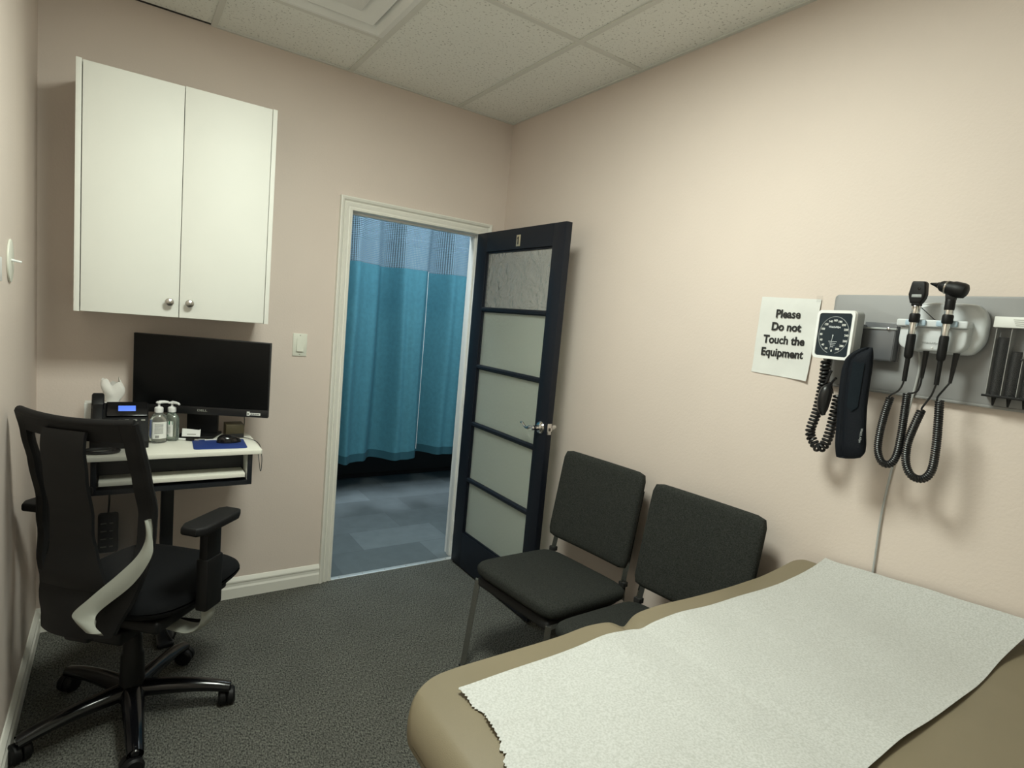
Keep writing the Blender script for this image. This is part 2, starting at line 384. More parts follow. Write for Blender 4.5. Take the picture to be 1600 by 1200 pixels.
# hall shell
b = BM(); box(b, -1.6, -1.5, WT, 6.6, 0, 2.9); struct('wall_hall_left', b, M['hallwall'])
b = BM(); box(b, 6.0, 6.1, WT, 6.6, 0, 2.9); struct('wall_hall_right', b, M['hallwall'])
b = BM(); box(b, -1.6, 6.1, 6.6, 6.7, 0, 2.9); struct('wall_hall_far', b, M['hallwall'])
b = BM(); box(b, -1.5, -0.12, 0.0, WT, 0, 2.9); box(b, W+0.12, 6.0, 0.0, WT, 0, 2.9); struct('wall_hall_near', b, M['hallwall'])

# suspended ceiling: lay-in tiles and T-bars in one structure
gx = [0.0, 0.607, 1.226, 1.850, W]
gy_side = [0.0, -1.056, -2.276, -3.496, YR]
gy_mid = [0.0, -0.452, -1.062, -1.480, -2.090, -3.496, YR]
b = BM()
for i in range(4):
    ys = gy_mid if i == 1 else gy_side
    for j in range(len(ys)-1):
        if i == 1 and j in (1, 3): continue      # air diffuser and light panel sit here
        g = 0.0
        x0, x1, y1, y0 = gx[i], gx[i+1], ys[j], ys[j+1]
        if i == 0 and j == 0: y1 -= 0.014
        box(b, x0+0.001, x1-0.001, y0+0.001, y1-0.001, H+0.006, H+0.022, mi=0)
box(b, -0.05, W+0.05, YR, -0.0, H+0.15, H+0.17, mi=2); box(b, 0.20, gx[1], -0.0145, -0.0003, H+0.0045, H+0.012, mi=2)  # dark lid above; near-black strip puts the corner gap's shade into colour
hb = 0.012
for x in gx[1:4]: box(b, x-hb, x+hb, YR, -0.0005, H, H+0.0055, mi=1)
for i in range(4):
    ys = gy_mid if i == 1 else gy_side
    for y in ys[1:-1]: box(b, gx[i]+hb, gx[i+1]-hb, y-hb, y+hb, H, H+0.0055, mi=1)
# perimeter angles (none over the corner tile, where a near-black strip paints in the gap's shade)
box(b, W-0.016, W, YR, -0.0005, H-0.001, H+0.0055, mi=1); box(b, gx[1], W-0.016, -0.014, -0.0005, H-0.001, H+0.0055, mi=1)
struct('ceiling', b, [M['tile'], M['tbar'], M['shade_black']])
b = BM(); box(b, -1.5, 6.0, WT, 6.6, 2.70, 2.76, mi=0)
for x in [1.0+0.61*k for k in range(-3, 8)]: box(b, x-0.03, x+0.03, WT, 6.6, 2.69, 2.70, mi=1)
for y in [0.8+1.22*k for k in range(5)]: box(b, -1.5, 6.0, y-0.03, y+0.03, 2.692, 2.70, mi=1)
struct('ceiling_hall', b, [M['hallwall'], M['white']])

# baseboards: two-step moulding swept along each wall
def base_profile(): return [(0,0),(0.016,0),(0.016,0.052),(0.011,0.062),(0.011,0.076),(0.014,0.081),(0.014,0.088),(0.008,0.099),(0.004,0.105),(0,0.107)]
def baseboard(name, p0, p1, inward):
    b = BM(); pr = base_profile(); p0 = Vector(p0); p1 = Vector(p1); inw = Vector(inward)
    A = [b.verts.new(p0+inw*d+Vector((0,0,z))) for d, z in pr]; B = [b.verts.new(p1+inw*d+Vector((0,0,z))) for d, z in pr]
    n = len(pr)
    for i in range(n): b.faces.new((A[i], A[(i+1)%n], B[(i+1)%n], B[i]))
    b.faces.new(A[::-1]); b.faces.new(B); bmesh.ops.recalc_face_normals(b, faces=b.faces[:])
    return struct(name, b, M['trim'], smooth=25)
baseboard('baseboard_back', (0.0, 0, 0), (1.212, 0, 0), (0, -1, 0))
baseboard('baseboard_left', (0, YR, 0), (0, -0.016, 0), (1, 0, 0))
baseboard('baseboard_right', (W, YR, 0), (W, -0.02, 0), (-1, 0, 0))

# door casing: moulded profile mitred round the opening, plus jamb linings and stop
b = BM()
cp = [(0.000,0.006),(0.003,0.011),(0.012,0.012),(0.015,0.007),(0.019,0.006),(0.030,0.012),(0.038,0.013),(0.041,0.008),(0.045,0.009),(0.052,0.019),(0.062,0.023),(0.068,0.021),(0.070,0.0)]  # (outward, proud)
def casing_path(off): return [(XD0-off, 0.0), (XD0-off, DT+off), (XD1+off, DT+off), (XD1+off, 0.0)]
rows = []
for off, pr in [(0.0,0.0)]+cp:
    rows.append([b.verts.new((x, -pr, z)) for x, z in casing_path(off)])
for A, B in zip(rows, rows[1:]):
    for i in range(3): b.faces.new((A[i], A[i+1], B[i+1], B[i]))
bmesh.ops.recalc_face_normals(b, faces=b.faces[:])
for f in b.faces:
    if f.normal.y > 0.2: f.normal_flip()
struct('trim_1', b, M['trim'], 'moulded cream casing round the open doorway', smooth=25)
b = BM()
box(b, XD0-0.019, XD0, -0.001, WT+0.001, 0, DT+0.019); box(b, XD1, XD1+0.019, -0.001, WT+0.001, 0, DT+0.019); box(b, XD0, XD1, -0.001, WT+0.001, DT, DT+0.019)
box(b, XD0, XD0+0.010, 0.042, 0.078, 0, DT, 0.001); box(b, XD1-0.010, XD1, 0.042, 0.078, 0, DT, 0.001); box(b, XD0+0.010, XD1-0.010, 0.042, 0.078, DT-0.010, DT, 0.001)
struct('trim_2', b, M['jamb'], 'white door jamb lining and stop inside the doorway')
b = BM()
box(b, XD0+0.001, XD1-0.001, -0.012, 0.022, 0.0, 0.005, 0.002)
for k in range(6):
    lathe(b, [(0.004,0),(0.004,0.001),(0.002,0.0016)], 8, Matrix.Translation((XD0+0.05+k*0.136, 0.004, 0.005)), mi=1)
struct('trim_3', b, [M['alu'], M['nickel']], 'screwed metal threshold strip across the doorway')

# ================================================================== DOOR LEAF
XF = 2.030            # room-side face of the leaf, opened square to the wall
door = thing('door_1', 'open navy door with five glass panes and a chrome lever, marked 1', 'door', (XF, -0.022, 0), kind='structure')
y0, y1 = -0.862, -0.030; TH = 0.036; zt = 2.030; gy0, gy1 = -0.765, -0.140
gz = [0.225, 0.560, 0.905, 1.250, 1.588, 1.920]
b = BM()
box(b, XF, XF+TH, y0, gy0, 0.012, zt, 0.0015); box(b, XF, XF+TH, gy1, y1, 0.012, zt, 0.0015)
box(b, XF+0.0005, XF+TH-0.0005, gy0, gy1, 0.012, gz[0]); box(b, XF+0.0005, XF+TH-0.0005, gy0, gy1, gz[5], zt)
obj('door_frame', b, M['navy'], door)
for k in range(1, 5):
    b = BM()
    prof = [(XF+0.018, gz[k]-0.014), (XF+0.006, gz[k]-0.014), (XF+0.002, gz[k]-0.009), (XF-0.001, gz[k]-0.006), (XF-0.001, gz[k]+0.006), (XF+0.002, gz[k]+0.009), (XF+0.006, gz[k]+0.014), (XF+0.018, gz[k]+0.014), (XF+0.032, gz[k]+0.010), (XF+0.032, gz[k]-0.010)]
    A = [b.verts.new((x, gy0, z)) for x, z in prof]; B = [b.verts.new((x, gy1, z)) for x, z in prof]; n = len(prof)
    for i in range(n): b.faces.new((A[i], A[(i+1)%n], B[(i+1)%n], B[i]))
    b.faces.new(A[::-1]); b.faces.new(B); bmesh.ops.recalc_face_normals(b, faces=b.faces[:])
    obj('glazing_bar', b, M['navy'], door)
b = BM()   # glazing bead round the whole opening
for (a0, a1, c0, c1) in ((gy0, gy0+0.010, gz[0], gz[5]), (gy1-0.010, gy1, gz[0], gz[5]), (gy0+0.01, gy1-0.01, gz[0], gz[0]+0.010), (gy0+0.01, gy1-0.01, gz[5]-0.010, gz[5])):
    box(b, XF+0.008, XF+0.030, a0, a1, c0, c1, 0.003)
obj('glazing_bead', b, M['navy'], door)
for k in range(5):
    b = BM(); box(b, XF+0.016, XF+0.021, gy0+0.002, gy1-0.002, gz[k]+0.002, gz[k+1]-0.002)
    o = obj('glass_pane', b, M['rain'] if k == 4 else M['frost'], door)
    if k == 4: o['label'] = 'clear rippled glass pane'
b = BM(); box(b, XF-0.0018, XF+0.0005, -0.482, -0.446, 1.934, 1.994, 0.0005)
pl = obj('number_plate', b, M['gold'], door)
b = BM(); prism(b, [(-0.004,-0.020),(0.005,-0.020),(0.005,0.021),(-0.001,0.021),(-0.010,0.015),(-0.010,0.009),(-0.004,0.011)], 0, 0.0008, frame((XF-0.0018, -0.463, 1.964), (0,-1,0), (0,0,1))); obj('numeral', b, M['ink'], pl, label='black numeral 1')
# lever handle set
hz, hy = 1.020, -0.815
b = BM()
rx = Matrix.Translation((XF, hy, hz)) @ Matrix.Rotation(-PI/2, 4, 'Y')
lathe(b, [(0.032,0.0),(0.032,0.004),(0.028,0.009),(0.017,0.012),(0.013,0.016),(0.0115,0.030),(0.0115,0.045),(0.0125,0.047),(0.0125,0.052),(0.009,0.056)], 24, rx)
tube(b, spline([(XF-0.046, hy-0.006, hz), (XF-0.050, hy+0.02, hz+0.002), (XF-0.050, hy+0.045, hz-0.009), (XF-0.049, hy+0.070, hz-0.004), (XF-0.047, hy+0.095, hz+0.010), (XF-0.044, hy+0.112, hz+0.006)], 6),
     [0.0095 - 0.0040*min(1, i/24) for i in range(31)], 10)
obj('lever_handle', b, M['chrome'], door)
b = BM()
rx2 = Matrix.Translation((XF+TH, hy, hz)) @ Matrix.Rotation(PI/2, 4, 'Y')
lathe(b, [(0.032,0.0),(0.032,0.004),(0.028,0.009),(0.017,0.012),(0.0115,0.016),(0.0115,0.045),(0.0125,0.052),(0.009,0.056)], 24, rx2)
tube(b, spline([(XF+TH+0.046, hy-0.006, hz), (XF+TH+0.050, hy+0.03, hz), (XF+TH+0.048, hy+0.08, hz-0.004), (XF+TH+0.044, hy+0.112, hz+0.004)], 6), 0.0075, 10)
obj('lever_handle', b, M['chrome'], door)
b = BM(); box(b, XF+0.005, XF+0.031, y0-0.002, y0+0.001, hz-0.028, hz+0.028, 0.0008); prism(b, [(0,0),(0.016,0.003),(0.016,0.012),(0,0.012)], -0.008, 0.008, frame((XF+0.012, y0, hz), (0,-1,0), (1,0,0)))
obj('latch_plate', b, M['chrome'], door)
for z in (0.22, 1.05, 1.82):
    b = BM(); tube(b, [(XF+0.001, -0.024, z-0.045), (XF+0.001, -0.024, z+0.045)], 0.004, 10); box(b, XF-0.001, XF+0.03, -0.031, -0.028, z-0.045, z+0.045)
    obj('hinge', b, M['jamb'], door)

# ================================================================== CEILING FIXTURES
# air diffuser: stepped square louvres set in the ceiling grid
t = thing('air_diffuser', 'square white stepped air diffuser set in the tiled ceiling', 'air vent', (0.9165, -0.757, H))
def square_ring(b, cx, cy, s0, z0, s1, z1, th=0.002):
    A = [b.verts.new((cx+sx*s0, cy+sy*s0, z0)) for sx, sy in ((-1,-1),(1,-1),(1,1),(-1,1))]
    B = [b.verts.new((cx+sx*s1, cy+sy*s1, z1)) for sx, sy in ((-1,-1),(1,-1),(1,1),(-1,1))]
    for i in range(4): b.faces.new((A[i], A[(i+1)%4], B[(i+1)%4], B[i]))
cx, cy = 0.9165, -0.757
b = BM()
square_ring(b, cx, cy, 0.298, H+0.001, 0.272, H-0.004); square_ring(b, cx, cy, 0.272, H-0.004, 0.244, H+0.030); square_ring(b, cx, cy, 0.244, H+0.030, 0.22, H+0.05)
square_ring(b, cx, cy, 0.298, H+0.001, 0.298, H+0.05); square_ring(b, cx, cy, 0.298, H+0.05, 0.22, H+0.05)
obj('outer_cone', b, M['diffuser'], t)
b = BM(); square_ring(b, cx, cy, 0.205, H+0.045, 0.235, H+0.012); square_ring(b, cx, cy, 0.235, H+0.012, 0.231, H+0.009); square_ring(b, cx, cy, 0.231, H+0.009, 0.165, H+0.03); square_ring(b, cx, cy, 0.165, H+0.03, 0.205, H+0.045)
obj('inner_cone', b, M['diffuser'], t)
b = BM(); box(b, cx-0.155, cx+0.155, cy-0.155, cy+0.155, H+0.010, H+0.016, 0.004); box(b, cx-0.12, cx+0.12, cy-0.12, cy+0.12, H+0.016, H+0.05)
obj('centre_plate', b, M['diffuser'], t)
b = BM(); box(b, cx-0.29, cx+0.29, cy-0.29, cy+0.29, H+0.05, H+0.055); obj('back_pan', b, M['tbar'], t)
# lit ceiling panel (out of frame, above the viewer)
t = thing('ceiling_light', 'square lit ceiling light panel in the tiled ceiling', 'ceiling light', (LX, LY, H))
b = BM()
for (a0, a1, c0, c1) in ((-0.295, -0.275, -0.295, 0.295), (0.275, 0.295, -0.295, 0.295), (-0.275, 0.275, -0.295, -0.275), (-0.275, 0.275, 0.275, 0.295)):
    box(b, LX+a0, LX+a1, LY+c0, LY+c1, H-0.006, H+0.03)
obj('frame', b, M['white'], t)
b = BM(); box(b, LX-0.275, LX+0.275, LY-0.275, LY+0.275, H-0.002, H+0.004); obj('lens', b, M['panel_glow'], t)

# ================================================================== WALL CABINET
cab = thing('wall_cabinet', 'white two-door cabinet hung on the wall above the monitor', 'cabinet', (0.485, 0, 1.42))
cx0, cx1, cz0, cz1, cd = 0.136, 0.832, 1.420, 2.343, 0.30
b = BM()
box(b, cx0, cx0+0.018, -cd, -0.0005, cz0, cz1, 0.001); box(b, cx1-0.018, cx1, -cd, -0.0005, cz0, cz1, 0.001)
box(b, cx0+0.018, cx1-0.018, -cd+0.022, -0.0005, cz0, cz0+0.018); box(b, cx0+0.018, cx1-0.018, -cd+0.022, -0.0005, cz1-0.018, cz1); box(b, cx0+0.018, cx1-0.018, -0.012, -0.0005, cz0, cz1)
obj('body', b, M['cab'], cab)
mid = 0.484
for s, (a0, a1) in enumerate(((cx0+0.021, mid-0.0012), (mid+0.0012, cx1-0.0205))):
    b = BM(); box(b, a0, a1, -cd-0.001, -cd+0.017, cz0+0.002, cz1-0.004+(0.002 if s else 0), 0.0012); d = obj('door', b, M['cab'], cab)
    b = BM(); kx = mid-0.036 if s == 0 else mid+0.036
    lathe(b, [(0.0075,0.0),(0.0065,0.008),(0.0085,0.012),(0.0155,0.018),(0.0165,0.022),(0.0140,0.027),(0.0075,0.030),(0.001,0.031)], 20, Matrix.Translation((kx, -cd-0.001, 1.482)) @ Matrix.Rotation(PI/2, 4, 'X'))
    obj('knob', b, M['nickel'], d)

# ================================================================== SWITCHES
sw = thing('light_switch', 'cream rocker light switch between the cabinet and the doorway', 'light switch', (1.048, 0, 1.255))
b = BM(); box(b, 1.013, 1.083, -0.006, 0, 1.256, 1.372, 0.002)
obj('plate', b, M['offwhite'], sw)
b = BM(); prism(b, [(-0.0335,0.0),(-0.0335,0.005),(0.0335,0.012),(0.0335,0.0)][::-1], -0.0165, 0.0165, frame((1.048, -0.003, 1.314), (0,0,-1), (0,-1,0)), bev=0.001)
obj('rocker', b, M['offwhite'], sw)
for z in (1.265, 1.363):
    b = BM(); lathe(b, [(0.0028,0),(0.0028,0.001),(0.0015,0.0014)], 10, Matrix.Translation((1.048, -0.006, z)) @ Matrix.Rotation(PI/2, 4, 'X')); obj('screw', b, M['nickel'], sw)
sw = thing('wall_dial', 'round cream wall control with a small toggle on the left wall', 'wall control', (0, -0.70, 1.505))
b = BM(); prism(b, [(0.052*math.cos(a), 0.066*math.sin(a)) for a in [2*PI*k/28 for k in range(28)]], 0, 0.006, frame((0.0002, -0.70, 1.575), (0,1,0), (0,0,1)), bev=0.002)
obj('plate', b, M['offwhite'], sw)
b = BM(); tube(b, [(0.005, -0.70, 1.578), (0.030, -0.698, 1.574)], [0.004, 0.003], 8); obj('toggle', b, M['white'], sw)
o = BM(); box(o, 0.0002, 0.006, -0.985, -0.868, 1.512, 1.580, 0.002)
tag(recenter(obj('wall_plate', o, M['white'])), 'plain white plate on the left wall, cut by the photo edge', 'wall plate')

# ================================================================== CURTAIN AND HALL
cu = thing('privacy_curtain', 'teal privacy curtain with a pale net top hanging beyond the doorway', 'curtain', (2.3, 1.30, 0.32))
def fold(x):
    return 1.30 + 0.095*math.sin(x*13.5+0.9+1.3*math.sin(x*2.3)) + 0.036*math.sin(x*31+1.7) + 0.008*math.sin(x*61)
X0, X1 = 0.6, 3.6
def wob(x, z): return 0.55+0.45*min(1, (2.7-z)/1.2)
def band(z0, z1, off=0.0):
    def fn(u, v):
        x = X0+(X1-X0)*u; z = z0+(z1-z0)*v
        dz = 0.018*math.sin(x*5+1)*(1 if z < 1 else 0)
        return (x + 0.012*math.sin(z*2.1+x*9), 1.30+(fold(x)-1.30)*wob(x, z)+off, z+dz*((1-v) if z1 > 1 else 1))
    return fn
b = BM(); sheet(b, band(0.395, 1.876), 420, 16); obj('cloth', b, M['teal'], cu)
b = BM(); sheet(b, band(0.330, 0.398, 0.001), 420, 2); obj('hem', b, M['tealhem'], cu, label='dark teal hem band')
b = BM(); sheet(b, band(1.874, 2.62), 420, 8)
uvl = b.loops.layers.uv.new('UVMap')
for f in b.faces:
    for lp in f.loops: lp[uvl].uv = (lp.vert.co.x*1.15, lp.vert.co.z)
obj('net_top', b, M['net'], cu, label='pale blue net top')
b = BM(); tube(b, [(2.335, 1.30+(fold(2.335)-1.30)*wob(2.335, z)-0.014, z) for z in (1.87, 1.5, 1.2, 0.8, 0.41)], 0.0018, 6); obj('seam', b, M['white'], cu, label='white seam line')
t = BM(); box(t, X0, X1, 1.285, 1.315, 2.625, 2.655, 0.003)
for x in (X0+0.1, 2.1, X1-0.1): box(t, x-0.006, x+0.006, 1.294, 1.306, 2.655, 2.70)
obj('curtain_track', t, M['alu'], cu)
# dark base of the couch that stands behind the curtain
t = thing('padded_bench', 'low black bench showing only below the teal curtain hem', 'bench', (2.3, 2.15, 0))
b = BM(); box(b, 1.2, 3.5, 1.84, 2.5, 0.05, 0.42, 0.01); obj('base', b, M['shade_black'], t)
b = BM(); box(b, 1.25, 3.45, 1.88, 2.48, 0.0, 0.05); obj('plinth', b, M['shade_black'], t)
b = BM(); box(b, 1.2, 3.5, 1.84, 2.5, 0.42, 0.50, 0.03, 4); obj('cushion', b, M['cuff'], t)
# batten light beyond the curtain, seen through the net
t = thing('batten_light', 'long white batten light on the hall ceiling, seen through the net', 'ceiling light', (3.0, 3.6, 2.62))
b = BM(); box(b, 2.93, 3.07, 2.2, 5.6, 2.62, 2.70, 0.01); obj('housing', b, M['white'], t)

# ================================================================== DESK
DZ = 0.885
desk = thing('computer_desk', 'small cream-topped computer desk with a black frame by the back wall', 'desk', (0.49, -0.30, 0))
dx0, dx1, dy0, dy1 = 0.165, 0.800, -0.470, -0.112
b = BM()
poly = [(dx0, dy0), (dx1-0.006, dy0), (dx1, dy0+0.006), (dx1, dy1-0.05)] + [(dx1-0.05+0.05*math.cos(a), dy1-0.05+0.05*math.sin(a)) for a in [PI/2*k/6 for k in range(1,7)]] + [(dx0, dy1)]
prism(b, poly, DZ-0.018, DZ, bev=0.0012)
obj('desktop', b, M['desk'], desk)
b = BM()
for x in (dx0+0.035, dx1-0.053): box(b, x, x+0.018, dy0+0.02, dy1-0.03, DZ-0.155, DZ-0.018, 0.001)
box(b, dx0+0.053, dx1-0.053, dy0+0.02, dy1-0.03, DZ-0.155, DZ-0.137); box(b, dx0+0.053, dx1-0.053, -0.345, -0.330, DZ-0.137, DZ-0.018)  # last box: black panel added so the tray recess reads as shaded
obj('frame', b, M['black_metal'], desk)
b = BM(); box(b, dx1-0.0545, dx1-0.0532, dy0+0.03, -0.347, DZ-0.136, DZ-0.019); obj('side_liner', b, M['cab'], desk, label='pale inner side face')
b = BM(); box(b, dx0+0.060, dx1-0.062, dy0+0.022, -0.347, DZ-0.122, DZ-0.104, 0.0015); obj('keyboard_tray', b, M['desk'], desk)
for x in (dx0+0.0535, dx1-0.0615):
    b = BM(); box(b, x, x+0.006, dy0+0.04, -0.347, DZ-0.130, DZ-0.112); obj('tray_runner', b, M['nickel'], desk)
b = BM(); box(b, 0.443, 0.492, -0.225, -0.175, 0.022, DZ-0.155, 0.004); obj('column', b, M['black_metal'], desk)
b = BM(); box(b, 0.435, 0.500, -0.36, -0.06, 0.0, 0.022, 0.008, 3); obj('foot', b, M['black_metal'], desk)

# monitor
ang = math.atan2(-0.30+0.07, 0.852-0.33); mw = 0.565; mh = 0.345
mc = Vector((0.591, -0.185, 0)); zb = 0.990
mon = thing('monitor', 'black flat-screen monitor turned off on the cream desk', 'monitor', (0.62, -0.125, DZ), (0, 0, ang))
# local frame: x along the screen, -y out of the screen
Mi = Matrix.Translation(mc) @ Matrix.Rotation(ang, 4, 'Z')
def at(xf, bm): bmesh.ops.transform(bm, matrix=xf, verts=bm.verts[:]); return bm
b = BM(); box(b, -mw/2, mw/2, 0, 0.022, zb, zb+mh, 0.003); box(b, -mw/2+0.08, mw/2-0.08, 0.022, 0.045, zb+0.05, zb+mh-0.06, 0.008)
obj('housing', at(Mi, b), M['bezel'], mon)
b = BM(); box(b, -mw/2+0.004, mw/2-0.004, -0.0008, 0.0002, zb+0.036, zb+mh-0.004)
obj('screen', at(Mi, b), M['screen'], mon)
b = BM(); box(b, -mw/2, mw/2, -0.003, 0.0, zb+0.0005, zb+0.035, 0.0008); obj('lower_bezel', at(Mi, b), M['bezel'], mon)
b = BM(); text_mesh(b, 'DELL', 0.0125, Matrix(Mi) @ frame((0.004, -0.0034, zb+0.019), (1,0,0), (0,0,1)), bold=0.0003, sx=1.5)
obj('lettering', b, M['greyp'], mon, label='small grey maker lettering')
b = BM(); box(b, mw/2-0.088, mw/2-0.032, -0.0042, -0.003, zb+0.010, zb+0.021, 0.0003); box(b, mw/2-0.090, mw/2-0.078, -0.0046, -0.003, zb+0.007, zb+0.026, 0.0003)
stk = obj('sticker', at(Mi, b), M['label'], mon, label='white asset sticker')
b = BM()
for k in range(9): box(b, mw/2-0.073+k*0.0042, mw/2-0.0706+k*0.0042, -0.0047, -0.0042, zb+0.013, zb+0.018)
box(b, mw/2-0.086, mw/2-0.082, -0.0052, -0.0046, zb+0.012, zb+0.021); obj('printing', at(Mi, b), M['ink'], stk)
b = BM(); box(b, -0.075, 0.055, 0.045, 0.070, DZ+0.012, zb+0.16, 0.004); obj('neck', at(Mi, b), M['blackp'], mon)
b = BM(); box(b, -0.090, 0.060, -0.03, 0.10, DZ, DZ+0.013, 0.004); 
obj('stand_base', at(Mi, b), M['blackp'], mon)

# telephone
ph = thing('desk_phone', 'black desk telephone with a lit blue display and its handset', 'telephone', (0.29, -0.26, DZ))
px0, px1 = 0.192, 0.388
def slope(y): return DZ+0.030+(y+0.345)*0.95
prof = [(-0.345, DZ), (-0.345, DZ+0.028), (-0.205, slope(-0.205)), (-0.195, slope(-0.205)-0.012), (-0.215, DZ)]
b = BM(); prism(b, [(y, z) for y, z in prof], px0, px1, frame((0,0,0), (0,1,0), (0,0,1)), bev=0.003)
obj('base', b, M['blackp'], ph)
sdir = Vector((0, 1, 0.95)).normalized()
def onface(x, s, off=0.0):   # point on the sloping face; s metres up the slope
    p = Vector((x, -0.345, DZ+0.030)) + sdir*s; n = Vector((0, -0.95, 1)).normalized(); return p+n*off
def facebox(b, x0, x1, s0, s1, h0, h1, bev=0.0008):
    box(b, x0, x1, s0, s1, h0, h1, bev, xf=frame(Vector((0, -0.345, DZ+0.030)), (1,0,0), sdir))
b = BM(); facebox(b, 0.243, 0.385, 0.118, 0.190, 0.0, 0.012, 0.003); hd = obj('display_housing', b, M['blackg'], ph)
b = BM(); facebox(b, 0.283, 0.343, 0.141, 0.168, 0.0122, 0.0132, 0.0003); obj('display', b, M['lcd'], hd, label='lit blue display')
for k in range(5):
    b = BM(); facebox(b, 0.250+k*0.028, 0.264+k*0.028, 0.098, 0.105, 0.0, 0.003); obj('function_key', b, M['greyp'], ph)
for r_ in range(4):
    for c_ in range(3):
        b = BM(); facebox(b, 0.262+c_*0.028, 0.282+c_*0.028, 0.020+r_*0.018, 0.032+r_*0.018, 0.0, 0.003); obj('number_key', b, M['blackg'], ph)
b = BM()
facebox(b, 0.194, 0.236, -0.004, 0.050, 0.004, 0.046, 0.008); facebox(b, 0.194, 0.236, 0.150, 0.212, 0.004, 0.046, 0.008); facebox(b, 0.197, 0.233, 0.03, 0.17, 0.018, 0.044, 0.007)
obj('handset', b, M['blackp'], ph)

# tissue box with a tissue, behind the telephone
tb = thing('tissue_box', 'white tissue box with a tissue pulled up, behind the telephone', 'tissue box', (0.235, -0.165, DZ))
b = BM(); box(b, 0.168, 0.288, -0.19, -0.115, DZ, DZ+0.158, 0.002); obj('box', b, M['label'], tb)
b = BM()
def tis(u, v):
    a = u*2*PI; r = 0.018+0.016*math.sin(v*2.6)+0.006*math.sin(3*a+v*4)*v
    return (0.262+r*math.cos(a)*1.15+0.003*math.sin(v*5), -0.155+0.6*r*math.sin(a), DZ+0.156+0.090*v+0.012*v*math.sin(2*a+1)+0.008*v*math.sin(5*a))
sheet(b, tis, 40, 12); obj('tissue', b, M['tissue'], tb)

# pump bottles
def pump_bottle(x, y, rz, h, gel, label, green):
    t = thing('pump_bottle', label, 'bottle', (x, y, DZ), (0, 0, rz), 'pump bottles on the desk')
    b = BM(); lathe(b, [(0.026,0),(0.031,0.004),(0.032,0.02),(0.032,h*0.52),(0.030,h*0.60),(0.021,h*0.68),(0.014,h*0.71),(0.013,h*0.74)], 28, sx=1.05, sy=0.78)
    obj('bottle', b, gel, t, world=False)
    b = BM()
    def lab(u, v):
        a = -PI/2 - 0.85 + 1.7*u; return (0.0335*math.cos(a)*1.03+0*v, 0.0335*math.sin(a)*0.80, h*0.12+h*0.40*v)
    sheet(b, lab, 14, 2); lb = obj('label', b, M['label'], t, world=False)
    b = BM()
    def patch(b, a0, a1, z0, z1):
        def fn(u, v):
            a = -PI/2+a0+(a1-a0)*u; return (0.0339*math.cos(a)*1.03, 0.0339*math.sin(a)*0.80, z0+(z1-z0)*v)
        sheet(b, fn, 4, 1)
    if green:
        patch(b, -0.8, 0.8, h*0.43, h*0.52); patch(b, -0.8, 0.3, h*0.13, h*0.17); obj('printing', b, M['green'], lb, world=False)
        b = BM(); [patch(b, -0.5, 0.55, h*(0.22+0.035*k), h*(0.23+0.035*k)) for k in range(5)]; obj('small_print', b, M['greyp'], lb, world=False)
    else:
        for k in range(9): patch(b, -0.6, 0.35, h*(0.24+0.028*k), h*(0.25+0.028*k))
        for k in range(6): patch(b, -0.5+0.07*k, -0.46+0.07*k, h*0.14, h*0.20)
        obj('printing', b, M['ink'], lb, world=False)
    b = BM(); lathe(b, [(0.016,h*0.735),(0.0165,h*0.75),(0.0165,h*0.84),(0.013,h*0.86),(0.006,h*0.87),(0.0045,h*0.88),(0.0045,h*0.945),(0.011,h*0.95),(0.012,h*0.975),(0.008,h*0.995),(0.001,h)], 20)
    tube(b, [(0.0, 0, h*0.975), (0.020, 0, h*0.978), (0.033, 0, h*0.968), (0.040, 0, h*0.945)], [0.007, 0.0062, 0.005, 0.0038], 10)
    obj('pump', b, M['white'], t, world=False)
    return t
pump_bottle(0.425, -0.255, math.radians(10), 0.178, M['gel'], 'clear pump bottle with a barcode label, nearer the chair', False)
pump_bottle(0.475, -0.216, math.radians(-50), 0.170, M['ggel'], 'pump bottle with green and white label, behind the barcoded bottle', True)

# mouse pad, mouse, pen, cards, little box
b = BM(); prism(b, rrect(0.205, 0.175, 0.015), 0, 0.003, Matrix.Translation((0.650, -0.335, DZ)) @ Matrix.Rotation(math.radians(-3), 4, 'Z'), bev=0.001)
tag(recenter(obj('mouse_pad', b, M['blue'])), 'blue mouse pad at the right end of the cream desk', 'mouse pad')
t = thing('computer_mouse', 'black computer mouse on the blue mouse pad', 'computer mouse', (0.690, -0.310, DZ+0.003))
b = BM()
def mou(u, v):
    a = u*2*PI; c = math.sin(v*PI/2); r = math.cos(v*PI/2)
    return (0.690+0.050*r*math.cos(a), -0.310+0.029*r*math.sin(a)*(1-0.12*math.cos(a)), DZ+0.003+0.034*c**0.8*(1-0.25*math.cos(a)*r))
sheet(b, mou, 32, 10); obj('shell', b, M['blackg'], t)
b = BM(); tube(b, spline([(0.705, -0.280, DZ+0.012), (0.735, -0.23, DZ+0.006), (0.775, -0.25, DZ+0.004), (0.803, -0.36, DZ+0.004), (0.809, -0.41, DZ-0.04), (0.806, -0.43, DZ-0.09), (0.800, -0.44, DZ-0.10), (0.797, -0.42, DZ-0.06), (0.803, -0.35, DZ-0.03)], 8), 0.0016, 6)
obj('cord', b, M['rubber'], t)
t = thing('pen', 'short black and white pen lying between the bottles and mouse pad', 'pen', (0.53, -0.235, DZ))
b = BM(); tube(b, [(0.500, -0.222, DZ+0.005), (0.530, -0.240, DZ+0.005)], 0.0048, 10); obj('barrel', b, M['white'], t)
b = BM(); tube(b, [(0.530, -0.240, DZ+0.005), (0.560, -0.258, DZ+0.005)], [0.0052, 0.0050], 10); obj('cap', b, M['blackp'], t)
b = BM(); tube(b, [(0.560, -0.258, DZ+0.005), (0.578, -0.269, DZ+0.004)], [0.0030, 0.0007], 8); obj('tip', b, M['chrome'], t)
